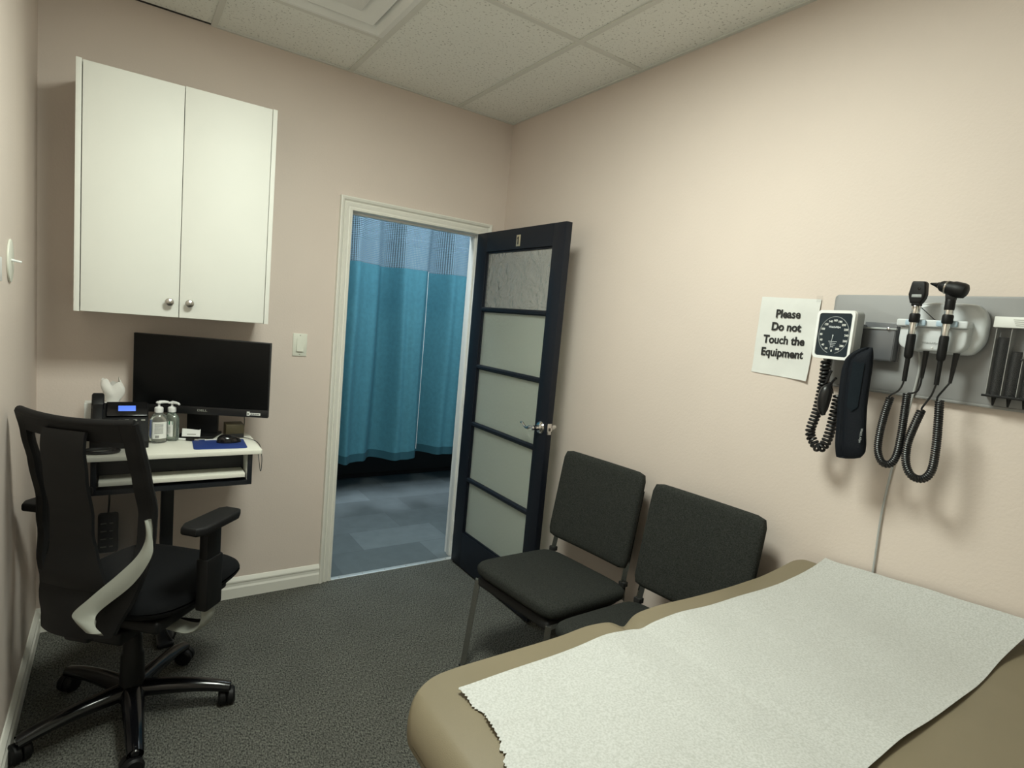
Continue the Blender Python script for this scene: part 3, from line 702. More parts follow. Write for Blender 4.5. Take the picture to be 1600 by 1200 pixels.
t = thing('business_card', 'white card standing folded beside the pump bottles', 'card', (0.55, -0.17, DZ))
b = BM(); prism(b, [(0,0),(0.072,0),(0.072,0.034),(0.066,0.030),(0,0.036)], 0, 0.0012, frame((0.515, -0.212, DZ+0.013), (1,-0.25,0), (0,0.35,1)))
obj('card', b, M['label'], t)
b = BM(); box(b, 0.02, 0.055, 0.008, 0.012, 0.0012, 0.0016, xf=frame((0.515, -0.212, DZ+0.013), (1,-0.25,0), (0,0.35,1))); obj('printing', b, M['greyp'], t)
b = BM(); box(b, 0.60, 0.665, -0.262, -0.250, DZ, DZ+0.006, 0.001); tag(recenter(obj('paper_strip', b, M['label'])), 'thin white paper strip lying in front of the monitor stand', 'paper')
t = thing('small_box', 'small dark brown box behind the computer mouse', 'box', (0.70, -0.17, DZ))
b = BM(); box(b, 0.689, 0.765, -0.222, -0.142, DZ, DZ+0.062, 0.002); obj('body', b, M['brownbox'], t)
b = BM(); box(b, 0.690, 0.764, -0.2235, -0.2222, DZ+0.002, DZ+0.020); obj('front_strip', b, M['ink'], t, label='black front strip')
# cable behind the monitor
b = BM(); tube(b, spline([(0.74, -0.14, 1.02), (0.775, -0.115, 0.985), (0.785, -0.10, 0.93), (0.775, -0.095, 0.87), (0.74, -0.09, 0.80), (0.66, -0.08, 0.76), (0.50, -0.08, 0.74)], 8), 0.002, 6)
tag(recenter(obj('monitor_cable', b, M['rubber'])), 'thin black cable hanging behind the right side of the monitor', 'cable')
# looped headset cord at the desk edge and power strip on the wall under the desk
b = BM(); tube(b, spline([(0.185+0.045+0.058*math.cos(a), -0.40+0.035*math.sin(a), DZ+0.008) for a in [2*PI*k/14 for k in range(14)]], 5, True), 0.0065, 8, closed=True)
tag(recenter(obj('cord_loop', b, M['rubber'])), 'black looped cord lying at the left front of the desk', 'cord')
t = thing('power_strip', 'black power strip on the back wall beneath the desk', 'power strip', (0.25, -0.02, 0.32))
b = BM(); box(b, 0.215, 0.292, -0.045, -0.0005, 0.335, 0.515, 0.012, 3); obj('body', b, M['blackp'], t)
for r_ in range(4):
    b = BM(); box(b, 0.225, 0.248, -0.0465, -0.0452, 0.365+r_*0.036, 0.370+r_*0.036); box(b, 0.258, 0.272, -0.0465, -0.0452, 0.365+r_*0.036, 0.370+r_*0.036); obj('socket', b, M['greyp'], t)
b = BM(); tube(b, spline([(0.253, -0.02, 0.51), (0.256, -0.03, 0.60), (0.25, -0.06, 0.70), (0.25, -0.125, 0.80)], 6), 0.004, 8); obj('cord', b, M['rubber'], t)
b = BM(); tube(b, spline([(0.452, -0.24, 0.11), (0.49, -0.27, 0.115), (0.515, -0.285, 0.10), (0.515, -0.30, 0.06), (0.495, -0.33, 0.012), (0.50, -0.36, 0.006), (0.47, -0.30, 0.05), (0.48, -0.26, 0.08)], 8), 0.005, 6)
tag(recenter(obj('floor_cord', b, M['rubber'])), 'black cord hooped at the foot of the desk column', 'cord')

# ================================================================== OFFICE CHAIR
HUB = (0.340, -0.757, 0)
oc = thing('office_chair', 'black mesh-back swivel office chair with grey trim and five casters', 'office chair', HUB, (0, 0, math.radians(-42)))
def interp(tab, z):
    tab = sorted(tab)
    if z <= tab[0][0]: return tab[0][1]
    for (a, va), (c, vc) in zip(tab, tab[1:]):
        if z <= c:
            t_ = (z-a)/(c-a); t_ = t_*t_*(3-2*t_)*0.5+t_*0.5; return va+(vc-va)*t_
    return tab[-1][1]
HW = [(0.42,0.108),(0.47,0.124),(0.55,0.156),(0.65,0.188),(0.75,0.204),(0.85,0.206),(1.0,0.203),(1.13,0.198)]
FC = [(0.42,-0.262),(0.50,-0.242),(0.60,-0.208),(0.72,-0.168),(0.82,-0.165),(0.95,-0.195),(1.05,-0.222),(1.13,-0.245)]
def lean(z): t_ = max(0.0, min(1.0, (z-0.52)/0.25)); return -0.030*t_*t_*(3-2*t_)
def back(r, z, off=0.0):
    return Vector((r*interp(HW, z)+lean(z), interp(FC, z)+0.035*r*r+off, z))
def ztop(r): return 1.114+0.008*r*r
def strip(b, r0, r1, z0, z1, off, th, nu=10, nv=24):
    def fn(u, v):
        r = r0+(r1-r0)*u; zz0 = z0(r) if callable(z0) else z0; zz1 = z1(r) if callable(z1) else z1
        return back(r, zz0+(zz1-zz0)*v, off)
    sheet(b, fn, nu, nv, th)
b = BM()
strip(b, -1.0, -0.83, 0.45, ztop, 0.011, -0.022, 6, 40); strip(b, 0.80, 1.0, 0.45, ztop, 0.011, -0.022, 6, 40)
strip(b, -0.83, 0.80, lambda r: 1.062+0.006*r*r, ztop, 0.011, -0.022, 24, 4)
tube(b, [back(-1+2*i/30, ztop(-1+2*i/30), 0.0) for i in range(31)], 0.0125, 12)
tube(b, [back(1.0, 0.45+(ztop(1)-0.45)*i/30, 0.0) for i in range(31)], 0.013, 8); tube(b, [back(-1.0, 0.45+(ztop(1)-0.45)*i/30, 0.0) for i in range(31)], 0.013, 8)
obj('back_frame', b, M['padblack'], oc, world=False)
b = BM(); strip(b, -0.84, 0.81, 0.59, lambda r: 1.062+0.006*r*r, 0.0, None, 24, 30); obj('back_mesh', b, M['mesh'], oc, world=False, label='see-through black mesh')
b = BM()
strip(b, -1.0, 1.0, 0.440, 0.60, 0.008, -0.020, 24, 12)
def spn(u, v):
    z = 0.585+0.50*v; hwid = 0.072+0.050*(1-min(1, v/0.35))**1.6
    x = (-1+2*u)*hwid; off = -0.010-0.040*math.sin(PI*min(1, max(0, v)))**0.6
    return Vector((x+lean(z), interp(FC, z)+off+0.6*x*x, z))
sheet(b, spn, 12, 30, -0.012)
obj('back_shell', b, M['blackp'], oc, world=False)
b = BM()   # grey wing on the right of the shell
inn = [(0.202,-0.165,0.801),(0.202,-0.168,0.745),(0.180,-0.182,0.693),(0.128,-0.205,0.635),(0.068,-0.232,0.577),(0.020,-0.256,0.524),(0.034,-0.266,0.504),(0.078,-0.272,0.478)]
outr = [(0.212,-0.163,0.803),(0.226,-0.166,0.738),(0.221,-0.178,0.685),(0.173,-0.198,0.607),(0.092,-0.234,0.530),(0.087,-0.250,0.510),(0.100,-0.262,0.495),(0.127,-0.268,0.482)]
inS = spline(inn, 6); ouS = spline(outr, 6)
def wg(u, v):
    k = min(int(round(v*(len(inS)-1))), len(inS)-1); a_, c_ = inS[k], ouS[k]
    return a_.lerp(c_, u)+Vector((0.030*min(1, v*1.6), -0.034-0.006*math.sin(u*PI), 0.020))
sheet(b, wg, 8, len(inS)-1, -0.018)
obj('grey_trim', b, M['greyp'], oc, world=False, label='light grey curved trim')
b = BM()   # left trim sits on the outer flank of the shell
def lw(u, v):
    z = 0.80-0.36*v; w = 0.012+0.05*v; p = back(-1.0, z); return Vector((p.x-0.0145, p.y+w*u, z))
sheet(b, lw, 4, 24, 0.004); obj('grey_trim', b, M['greyp'], oc, world=False, label='light grey curved trim')
# seat
b = BM()
def seat(top):
    def fn(u, v):
        a = u*2*PI; ca, sa = math.cos(a), math.sin(a); n_ = 3.6
        k = (abs(ca)**n_+abs(sa)**n_)**(-1/n_); ph_ = v*PI/2
        rad = math.cos(ph_)**0.35 if v < 1 else 0; x = 0.245*ca*k*rad; y = 0.095+0.255*sa*k*rad
        zz = 0.474+(0.052 if top else -0.045)*math.sin(ph_)
        zz += -0.035*max(0, (y-0.22)/0.13)**2 + 0.10*x*x*(1 if top else 0)
        return (x, y, zz)
    return fn
sheet(b, seat(True), 56, 12); t2 = BM(); sheet(t2, seat(False), 56, 12); bmesh.ops.reverse_faces(t2, faces=t2.faces[:]); merge(b, t2)
obj('seat', b, M['seatblack'], oc, world=False)
b = BM(); box(b, -0.19, 0.19, -0.12, 0.25, 0.395, 0.440, 0.012, 3); box(b, -0.075, 0.075, -0.14, 0.12, 0.345, 0.398, 0.015, 3); box(b, -0.045, 0.045, -0.235, -0.12, 0.405, 0.445, 0.012, 3)
tube(b, [(0.07, 0.03, 0.37), (0.21, 0.05, 0.365), (0.235, 0.055, 0.362)], [0.006, 0.006, 0.011], 8)
obj('seat_mechanism', b, M['blackp'], oc, world=False)
# arms
for s in (1, -1):
    b = BM()
    X = lambda v: s*v
    poly = [(0.247,-0.085),(0.262,-0.118),(0.318,-0.122),(0.338,-0.095),(0.340,0.075),(0.325,0.105),(0.270,0.108),(0.252,0.085)]
    if s < 0: poly = [(-x, y) for x, y in poly][::-1]
    prism(b, poly, 0.752, 0.782, bev=0.009, seg=3); pad = obj('arm_pad', b, M['padblack'], oc, world=False)
    b = BM()
    box(b, min(X(0.268), X(0.300)), max(X(0.268), X(0.300)), -0.035, 0.040, 0.60, 0.752, 0.006); box(b, min(X(0.262), X(0.306)), max(X(0.262), X(0.306)), -0.040, 0.046, 0.455, 0.64, 0.008)
    obj('arm_post', b, M['blackp'], oc, world=False)
    b = BM(); tube(b, spline([(X(0.284), 0.0, 0.462), (X(0.285), 0.0, 0.425), (X(0.268), 0.0, 0.388), (X(0.225), 0.0, 0.366), (X(0.16), 0.0, 0.370), (X(0.10), 0.0, 0.385)], 6), 0.020, 12, flat=(0.5, 1.7))
    obj('arm_bracket', b, M['greyp'], oc, world=False, label='grey curved arm bracket')
# gas column and star base
b = BM(); lathe(b, [(0.044,0.075),(0.046,0.10),(0.040,0.125),(0.038,0.17),(0.036,0.235),(0.031,0.245),(0.030,0.30),(0.027,0.305),(0.027,0.36)], 24); obj('gas_column', b, M['blackp'], oc, world=False)
b = BM(); lathe(b, [(0.020,0.070),(0.050,0.072),(0.056,0.085),(0.053,0.112),(0.044,0.120)], 30); obj('base_hub', b, M['blackg'], oc, world=False)
for k in range(5):
    a = math.radians(-47+72*k); R_ = Matrix.Rotation(a, 4, 'Z')
    b = BM()
    def arm(u, v):
        s_ = u; x = 0.035+0.288*s_; zc = 0.102-0.004*s_-0.026*s_**3; hw_ = 0.037-0.013*s_; hh = 0.027-0.009*s_
        t_ = v*2*PI; c_, q_ = math.cos(t_), math.sin(t_)
        yy = hw_*(abs(c_)**0.7)*(1 if c_ >= 0 else -1)*(1-0.35*max(0, q_)); zz = hh*(abs(q_)**0.8)*(1 if q_ >= 0 else -1)
        return (x, yy, zc+zz)
    sheet(b, arm, 20, 20)
    tube(b, [(0.314, 0, 0.074), (0.326, 0, 0.074)], [0.019, 0.010], 12)
    bmesh.ops.recalc_face_normals(b, faces=b.faces[:]); leg = obj('base_leg', at(R_, b), M['blackg'], oc, world=False)
    b = BM(); cx_ = 0.312; tw = Matrix.Translation((cx_, 0, 0)) @ Matrix.Rotation(a*1.7+k, 4, 'Z')
    for sy in (-1, 1):
        lathe(b, [(0.006,0.002),(0.029,0.002),(0.032,0.005),(0.032,0.021),(0.026,0.028),(0.006,0.029)], 22, tw @ Matrix.Translation((0.008, 0, 0.032)) @ Matrix.Rotation(-sy*PI/2, 4, 'X'))
    tube(b, [tw @ Vector((0.008, -0.004, 0.028)), tw @ Vector((0.008, 0.004, 0.028))], 0.020, 14)
    tube(b, [(cx_, 0, 0.03), (cx_, 0, 0.075)], 0.007, 10)
    obj('caster', at(R_, b), M['blackp'], leg, world=False)

# ================================================================== VISITOR CHAIRS
def pad_shape(b, w, d, z0, z1, xf=None, n_=5.0, crown=0.0, bow=0.0, soft=0.30):
    """soft upholstered slab w x d, z0..z1, rounded corners and edges"""
    t_ = bmesh.new()
    def half(top):
        def fn(u, v):
            a = u*2*PI; ca, sa = math.cos(a), math.sin(a); k = (abs(ca)**n_+abs(sa)**n_)**(-1/n_); ph_ = v*PI/2
            rim = 1-(1-math.cos(ph_)**soft)*1.0 if v < 1 else 0
            x = w/2*ca*k*rim; y = d/2*sa*k*rim; zm = (z0+z1)/2; hh = (z1-z0)/2
            z = zm+(hh if top else -hh)*math.sin(ph_)**0.8
            z += crown*(1-(2*x/w)**2)*(1-(2*y/d)**2)*(1 if top else 0) + bow*((2*x/w)**2)
            return (x, y, z)
        return fn
    sheet(t_, half(True), 72, 16); q_ = bmesh.new(); sheet(q_, half(False), 72, 16); bmesh.ops.reverse_faces(q_, faces=q_.faces[:]); merge(t_, q_)
    bmesh.ops.remove_doubles(t_, verts=t_.verts[:], dist=1e-5); bmesh.ops.recalc_face_normals(t_, faces=t_.faces[:])
    merge(b, t_, xf)
def visitor_chair():
    t = thing('visitor_chair', 'charcoal fabric visitor chair with chrome legs beside the open door', 'chair', (1.815, -1.235, 0), (0, 0, math.radians(96)), 'visitor chairs along the right wall')
    P_ = lambda n, b, m, l=None: obj(n, b, m, t, world=False, label=l)
    b = BM(); pad_shape(b, 0.510, 0.480, 0.405, 0.472, Matrix.Rotation(math.radians(3), 4, 'X') @ Matrix.Translation((0, 0.0, 0.0)), crown=0.006, soft=0.16, n_=8); P_('seat', b, M['charcoal'])
    b = BM(); box(b, -0.225, 0.225, -0.20, 0.20, 0.372, 0.412, 0.012, 3); P_('seat_pan', b, M['under'])
    bx = Matrix.Translation((0, -0.275, 0.735)) @ Matrix.Rotation(math.radians(90+9), 4, 'X')
    b = BM(); pad_shape(b, 0.470, 0.420, -0.024, 0.024, bx, n_=18, crown=0.0, bow=-0.010, soft=0.12); P_('backrest', b, M['charcoal'])
    def sqtube(pts, r=0.0125):
        b = BM(); P3 = spline(pts, 6); tube(b, P3, r*1.25, 4); return b
    for s in (1, -1):
        b = BM(); tube(b, [(s*0.224, 0.193, 0.398), (s*0.232, 0.232, 0.0)], 0.0165, 4); P_('leg', b, M['steel'])
        b = BM(); tube(b, [(s*0.226, -0.300, 0.0), (s*0.219, -0.247, 0.40), (s*0.214, -0.252, 0.48), (s*0.205, -0.322, 0.86)], 0.0150, 4); P_('leg', b, M['chrome'])
        b = BM(); tube(b, [(s*0.222, 0.19, 0.388), (s*0.222, -0.243, 0.388)], 0.0135, 4); P_('side_rail', b, M['chrome'])
        b = BM(); box(b, s*0.232-0.014, s*0.232+0.014, 0.218, 0.246, 0.0, 0.010, 0.003); P_('foot_cap', b, M['rubber'])
        b = BM(); box(b, s*0.216-0.015, s*0.216+0.015, -0.266, -0.236, 0.448, 0.470, 0.003); P_('sleeve', b, M['under'])
    b = BM(); tube(b, [(-0.222, 0.185, 0.388), (0.222, 0.185, 0.388)], 0.011, 4); P_('front_rail', b, M['chrome'])
    return t
vc = visitor_chair()
r2 = vc.copy(); C.objects.link(r2); r2.location = (1.810, -1.795, 0); r2.rotation_euler = (0, 0, math.radians(95)); r2['label'] = 'charcoal fabric visitor chair partly hidden by the exam table'
for ch in list(vc.children):
    c = ch.copy(); C.objects.link(c); c.parent = r2

# ================================================================== EXAM TABLE
et = thing('exam_table', 'tan vinyl padded examination table standing against the right wall', 'examination table', (1.46, -2.43, 0))
TX0, TX1, TY0, TY1 = 0.742, 2.205, -2.880, -2.078
def ttop(x):
    z = 0.806
    z -= 0.019*math.exp(-((x-1.362)/0.030)**2)          # crease between the two cushions
    z += 0.006*math.exp(-((x-1.24)/0.06)**2)+0.005*math.exp(-((x-1.50)/0.09)**2)
    z -= 0.004*math.exp(-((x-1.80)/0.15)**2)
    z += 0.030*max(0, (x-1.95)/0.25)**1.5
    if x < 0.90: z -= 0.020*((0.90-x)/0.16)**2
    return z
b = BM()
def cush(u, v):
    # u along x (ends rounded in plan), v round the cross-section
    e = 0.105
    if u < 0.16: a = (u/0.16)*PI/2; x = TX0+e*(1-math.cos(a)); ins = e*(1-math.sin(a))
    elif u > 0.92: a = ((1-u)/0.08)*PI/2; x = TX1-0.06*(1-math.cos(a)); ins = 0.06*(1-math.sin(a))
    else: x = TX0+e+(TX1-0.06-TX0-e)*(u-0.16)/0.76; ins = 0
    crz = 0.010*math.exp(-((x-1.362)/0.04)**2)
    ya, yb = TY0+ins+crz, TY1-ins-crz; zt_ = ttop(x); thk = 0.092
    endt = min(1, (x-TX0)/0.045, (TX1-x)/0.02+0.2); endt = max(0.0, endt)
    hh = thk/2*math.sqrt(max(0.0, 1-(1-endt)**2))*1.0+0.0005
    zc = zt_-thk/2; cyc = (ya+yb)/2; hw_ = (yb-ya)/2
    a = v*2*PI; c_, s_ = math.cos(a), math.sin(a); n_ = 2.0
    rr = 0.040   # edge radius
    # rounded slab: straight part + round edge
    yy = (hw_-rr)*max(-1, min(1, c_*1.6)) + rr*c_*0.999
    zz = hh*(1 if s_ >= 0 else -1)*min(1, abs(s_)*1.18)**0.62
    return (x, cyc+yy, zc+zz)
sheet(b, cush, 150, 72)
bmesh.ops.remove_doubles(b, verts=b.verts[:], dist=1e-6); bmesh.ops.recalc_face_normals(b, faces=b.faces[:])
obj('cushion', b, M['vinyl'], et)
b = BM(); box(b, TX0+0.05, TX1-0.02, TY0+0.045, TY1-0.045, 0.672, 0.715, 0.006); obj('deck', b, M['under'], et)
b = BM(); box(b, 0.98, 2.18, -2.72, -2.155, 0.09, 0.672, 0.008); base = obj('cabinet', b, M['tbase'], et)
b = BM(); box(b, 1.02, 2.16, -2.69, -2.185, 0.0, 0.09); obj('plinth', b, M['under'], et)
for k in range(2):
    b = BM(); box(b, 1.01+k*0.58, 1.57+k*0.58, -2.7375, -2.7205, 0.12, 0.65, 0.003); d = obj('door', b, M['tbase'], et)
    b = BM(); tube(b, [(1.50-0.39*(-k) + (0 if k == 0 else -0.24), -2.739, 0.58), (1.50-0.39*(-k) + (0 if k == 0 else -0.24), -2.760, 0.58), (1.50-0.39*(-k) + (0 if k == 0 else -0.24), -2.760, 0.48), (1.50-0.39*(-k) + (0 if k == 0 else -0.24), -2.739, 0.48)], 0.005, 8); obj('handle', b, M['chrome'], d)
# paper sheet
torn = [(0.841,-2.163),(0.846,-2.190),(0.845,-2.215),(0.853,-2.243),(0.848,-2.262),(0.845,-2.287),(0.843,-2.318),(0.832,-2.328),(0.836,-2.346),(0.822,-2.356),(0.816,-2.376),(0.824,-2.41),(0.812,-2.45),(0.822,-2.49),(0.815,-2.54),(0.825,-2.59),(0.815,-2.63),(0.82,-2.675)]
def tornx(y):
    for (xa, ya), (xb, yb) in zip(torn, torn[1:]):
        if yb <= y <= ya: f = (ya-y)/(ya-yb); return xa+(xb-xa)*f+0.0022*math.sin(y*900)
    return torn[0][0] if y > torn[0][1] else torn[-1][0]
def pap(u, v):
    y = -2.163-0.512*v; x0_ = tornx(y); x = x0_+(2.212-x0_)*u
    edge = 0.004*math.exp(-v*20)+0.004*math.exp(-(1-v)*20)
    wav = 0.0016*math.sin(x*9+y*7)+0.0012*math.sin(x*23-y*11)+0.0008*math.sin(y*40+x*5)
    lift = 0.006*math.exp(-((x-x0_)/0.03))*(0.5+0.5*math.sin(y*60))
    q_ = max(0, (x-2.02)/0.19)**2
    base_ = ttop(x) + 0.018*math.exp(-((x-1.362)/0.032)**2)*min(1, 0.72+v*9)
    yy = y-0.006*math.sin(x*3.1)*(1-v) - 0.035*q_*v + 0.010*max(0, (x-1.9)/0.3)*v
    return (x, yy, base_+0.0045+edge+wav+lift+q_*(0.012+0.042*v))
b = BM(); sheet(b, pap, 170, 130, 0.0006)
tag(recenter(obj('exam_paper', b, M['paper'])), 'torn-edged white paper sheet covering the tan examination table', 'paper sheet')

# ================================================================== SIGN ON THE WALL
sg = thing('paper_sign', 'taped white paper sign asking not to touch the equipment', 'sign', (W, -1.91, 1.426))
def wallx(off, y, z): return Vector((W-off, y, z))
b = BM()
c4 = [(-1.803,1.706),(-2.022,1.700),(-2.013,1.422),(-1.799,1.430)]    # TL TR BR BL (y,z)
def sgn(u, v):
    y = (c4[0][0]*(1-u)+c4[1][0]*u)*(1-v)+(c4[3][0]*(1-u)+c4[2][0]*u)*v; z = (c4[0][1]*(1-u)+c4[1][1]*u)*(1-v)+(c4[3][1]*(1-u)+c4[2][1]*u)*v
    curl = 0.006*(u**6)*(v**5)+0.003*(u**8)+0.0008*math.sin(u*11+v*5)+0.0008*math.sin(v*13)
    return wallx(0.0025+curl, y, z)
sheet(b, sgn, 24, 30, 0.0003); bmesh.ops.recalc_face_normals(b, faces=b.faces[:]); obj('sheet', b, M['signpaper'], sg)
b = BM()
for s, z, y in (('Please', 1.6455, -1.912), ('Do not', 1.600, -1.9105), ('Touch the', 1.553, -1.9085), ('Equipment', 1.508, -1.9075)):
    text_mesh(b, s, 0.0400, frame((W-0.0052, y, z), (0,-1,0), (0,0,1)), bold=0.0012, sx=0.92)
obj('lettering', b, M['ink'], sg)
b = BM()
for y, z in ((-2.020, 1.702),): box(b, W-0.0065, W-0.0055, y-0.006, y+0.014, z-0.012, z+0.010)
obj('tape', b, M['cover'], sg)

# ================================================================== EQUIPMENT BOARD
WB = W-0.019      # front of the board
brd = thing('equipment_board', 'long grey backing board fixed on the wall behind the instruments', 'wall board', (W, -2.45, 1.425))
b = BM(); prism(b, rrect(0.83, 0.290, 0.012, cx=-(-2.073-0.415), cy=1.570), 0.001, 0.019, frame((W, 0, 0), (0,-1,0), (0,0,1)), bev=0.003)
obj('panel', b, [M['board']], brd)
b = BM(); box(b, W-0.021, W-0.001, -2.900, -2.080, 1.4185, 1.4262, 0.002); obj('edge_rail', b, M['boardedge'], brd)
def RB(cy, cz, d0, d1, w, h, r, bev, m, name, parent, label=None, xf=None):
    """rounded slab lying on the wall plane; cy, cz its centre; d0..d1 distance out from the wall"""
    b = BM(); prism(b, rrect(w, h, r), d0, d1, xf or frame((W, cy, cz), (0,-1,0), (0,0,1)), bev=bev, seg=4); return obj(name, b, m, parent, label=label)

# --- blood pressure gauge
bp = thing('blood_pressure_gauge', 'square wall blood pressure gauge with round dark dial and coiled hose', 'blood pressure gauge', (WB, -2.12, 1.51))
GF = Matrix.Translation((W-0.118, -2.136, 1.582)) @ Matrix.Rotation(math.radians(-9), 4, 'Z') @ frame((0,0,0), (0,-1,0), (0,0,1))
GW, GH = 0.128, 0.152
b = BM(); prism(b, rrect(GW, GH, 0.014), -0.042, -0.004, GF, bev=0.004, seg=3); prism(b, rrect(GW*0.7, GH*0.6, 0.02), -0.070, -0.040, GF, bev=0.004)
obj('case', b, M['gauge'], bp)
b = BM()   # white rim as a ring
o_, i_ = rrect(GW, GH, 0.014), rrect(GW-0.019, GH-0.019, 0.009); n = len(o_)
for zz0, zz1 in ((-0.010, 0.0035),):
    lv = [[b.verts.new((x, y, z)) for x, y in pl_] for pl_, z in ((o_, zz0), (rrect(GW-0.002, GH-0.002, 0.014), zz1), (i_, zz1), (i_, zz0))]
    for A, B in zip(lv, lv[1:]):
        for k in range(n): b.faces.new((A[k], A[(k+1)%n], B[(k+1)%n], B[k]))
obj('rim', at(GF, b), M['white'], bp, label='white rim')
b = BM(); prism(b, rrect(GW-0.018, GH-0.018, 0.009), -0.004, 0.0005, GF); dl = obj('dial', b, M['dial'], bp)
b = BM()
for k in range(15):
    a = math.radians(-90-26-k*(308/14)); s = str(20*k+20) if k < 15 else ''
    if 20*k+20 > 300: continue
    text_mesh(b, s, 0.0088, GF @ Matrix.Translation((0.042*math.cos(a), 0.046*math.sin(a)-0.002, 0.0007)), bold=0.0002)
text_mesh(b, '0', 0.0088, GF @ Matrix.Translation((0.0, -0.050, 0.0007)), bold=0.0003)
obj('numerals', b, M['label'], dl)
b = BM()
text_mesh(b, 'WelchAllyn', 0.0085, GF @ Matrix.Translation((0.0, 0.024, 0.0007)), bold=0.0003)
for k in range(4): box(b, -0.014+0.003*k, 0.014-0.003*k, -0.0215-0.0055*k, -0.0200-0.0055*k, 0.0005, 0.0009, xf=GF)
obj('lettering', b, M['unit'], dl)
b = BM()
ringp = [GF @ Vector((0.050*math.cos(a), 0.057*math.sin(a)-0.001, 0.0006)) for a in [math.radians(-90+14+ (332)*k/60) for k in range(61)]]
tube(b, ringp, 0.0009, 6); obj('scale_ring', b, M['gauge'], dl)
b = BM(); prism(b, [(-0.0022,-0.008),(0.0022,-0.008),(0.0006,0.0),(0.0,0.040),(-0.0006,0.0)], 0.0012, 0.002, GF @ Matrix.Translation((-0.002,-0.008,0)) @ Matrix.Rotation(PI-0.1, 4, 'Z')); obj('needle', b, M['unit'], dl)
b = BM(); box(b, W-0.060, WB+0.0005, -2.165, -2.115, 1.550, 1.610, 0.005); obj('wall_bracket', b, M['gauge'], bp)
b = BM(); box(b, W-0.088, W-0.076, -2.125, -2.098, 1.400, 1.515, 0.003); obj('hose_bracket', b, M['chrome'], bp)
hose = [(W-0.098, -2.114, 1.502), (W-0.098, -2.116, 1.43), (W-0.098, -2.110, 1.34), (W-0.098, -2.098, 1.27), (W-0.098, -2.116, 1.234), (W-0.098, -2.134, 1.222), (W-0.098, -2.150, 1.240), (W-0.098, -2.160, 1.285), (W-0.098, -2.165, 1.35), (W-0.098, -2.168, 1.40)]
b = BM(); coil(b, hose, 0.0115, 0.0044, 0.0118); obj('coiled_hose', b, M['rubber'], bp)

# --- cuff tray and cuff
ct = thing('cuff_tray', 'smoked grey cuff basket mounted on the board beside the gauge', 'basket', (WB, -2.235, 1.505))
b = BM()
def tri(u, v): return (0,0,0)
box(b, WB-0.036, WB-0.032, -2.279, -2.183, 1.520, 1.612, 0.001); box(b, WB-0.034, WB-0.001, -2.281, -2.277, 1.520, 1.622, 0.001); box(b, WB-0.034, WB-0.001, -2.185, -2.181, 1.520, 1.622, 0.001)
box(b, WB-0.034, WB-0.001, -2.279, -2.183, 1.517, 1.521, 0.001); box(b, WB-0.004, WB-0.0005, -2.285, -2.179, 1.517, 1.632, 0.001)
obj('basket', b, M['smoke'], ct)
b = BM(); box(b, WB-0.040, WB-0.031, -2.284, -2.180, 1.609, 1.615, 0.002); obj('rim', b, M['gauge'], ct, label='pale rim')
b = BM(); lathe(b, [(0.004,0),(0.004,0.002),(0.002,0.003)], 10, frame((WB-0.0405, -2.262, 1.612), (0,-1,0), (0,0,1))); obj('rivet', b, M['chrome'], ct)

cf = thing('blood_pressure_cuff', 'dark navy folded blood pressure cuff hanging below the gauge', 'blood pressure cuff', (W-0.10, -2.19, 1.215))
# cross-section data: z, y_left, y_right (left = nearer the gauge)
CS = [(1.552,-2.206,-2.222),(1.545,-2.186,-2.225),(1.530,-2.166,-2.227),(1.51,-2.153,-2.229),(1.48,-2.148,-2.230),(1.44,-2.148,-2.230),(1.38,-2.151,-2.232),(1.32,-2.156,-2.238),(1.27,-2.160,-2.246),(1.245,-2.163,-2.247),(1.228,-2.166,-2.238),(1.218,-2.168,-2.215),(1.214,-2.170,-2.195)]
def cs(z):
    s_ = sorted(CS); 
    if z <= s_[0][0]: return s_[0][1]-0.037, s_[0][2]-0.037
    for a, c in zip(s_, s_[1:]):
        if z <= c[0]: f = (z-a[0])/(c[0]-a[0]); return a[1]+(c[1]-a[1])*f-0.037, a[2]+(c[2]-a[2])*f-0.037
    return s_[-1][1]-0.037, s_[-1][2]-0.037
def cuf(u, v):
    z = 1.214+0.338*v; ya, yb = cs(z); a = u*2*PI; c_, s_ = math.cos(a), math.sin(a)
    cyc = (ya+yb)/2; hw_ = (yb-ya)/2
    dep = 0.018*(math.sin(min(1, v*6+0.15)*PI/2))*(math.sin(min(1, (1-v)*8+0.1)*PI/2))
    yy = cyc-hw_*(abs(c_)**0.8)*(1 if c_ >= 0 else -1); xx = dep*(abs(s_)**0.75)*(1 if s_ >= 0 else -1)
    fold_ = 0.007*math.exp(-((yy-(ya-0.022))/0.006)**2) if s_ > 0 else 0
    return (W-0.134-xx+fold_, yy, z)
b = BM(); sheet(b, cuf, 48, 50); bmesh.ops.recalc_face_normals(b, faces=b.faces[:]); cfb = obj('sleeve', b, M['cuff'], cf)
b = BM()
def pnl(u, v):
    y = -2.223-0.030*u; z = 1.505-0.145*v+0.03*abs(u-0.5)*v; ya, yb = cs(z); q_ = (y-(ya+yb)/2)/((yb-ya)/2)
    return (W-0.134-0.018*max(0, 1-abs(q_)**2.5)**0.42-0.0022, y, z)
sheet(b, pnl, 14, 14, 0.0012); bmesh.ops.recalc_face_normals(b, faces=b.faces[:]); obj('fastener_panel', b, M['cuff2'], cf, label='matt fastener panel')
b = BM()
text_mesh(b, 'Welch Allyn', 0.0085, frame((W-0.1535, -2.2740, 1.295), (0,0,-1), (0,-1,0)), bold=0.0001); obj('lettering', b, M['gauge'], cf)
b = BM()
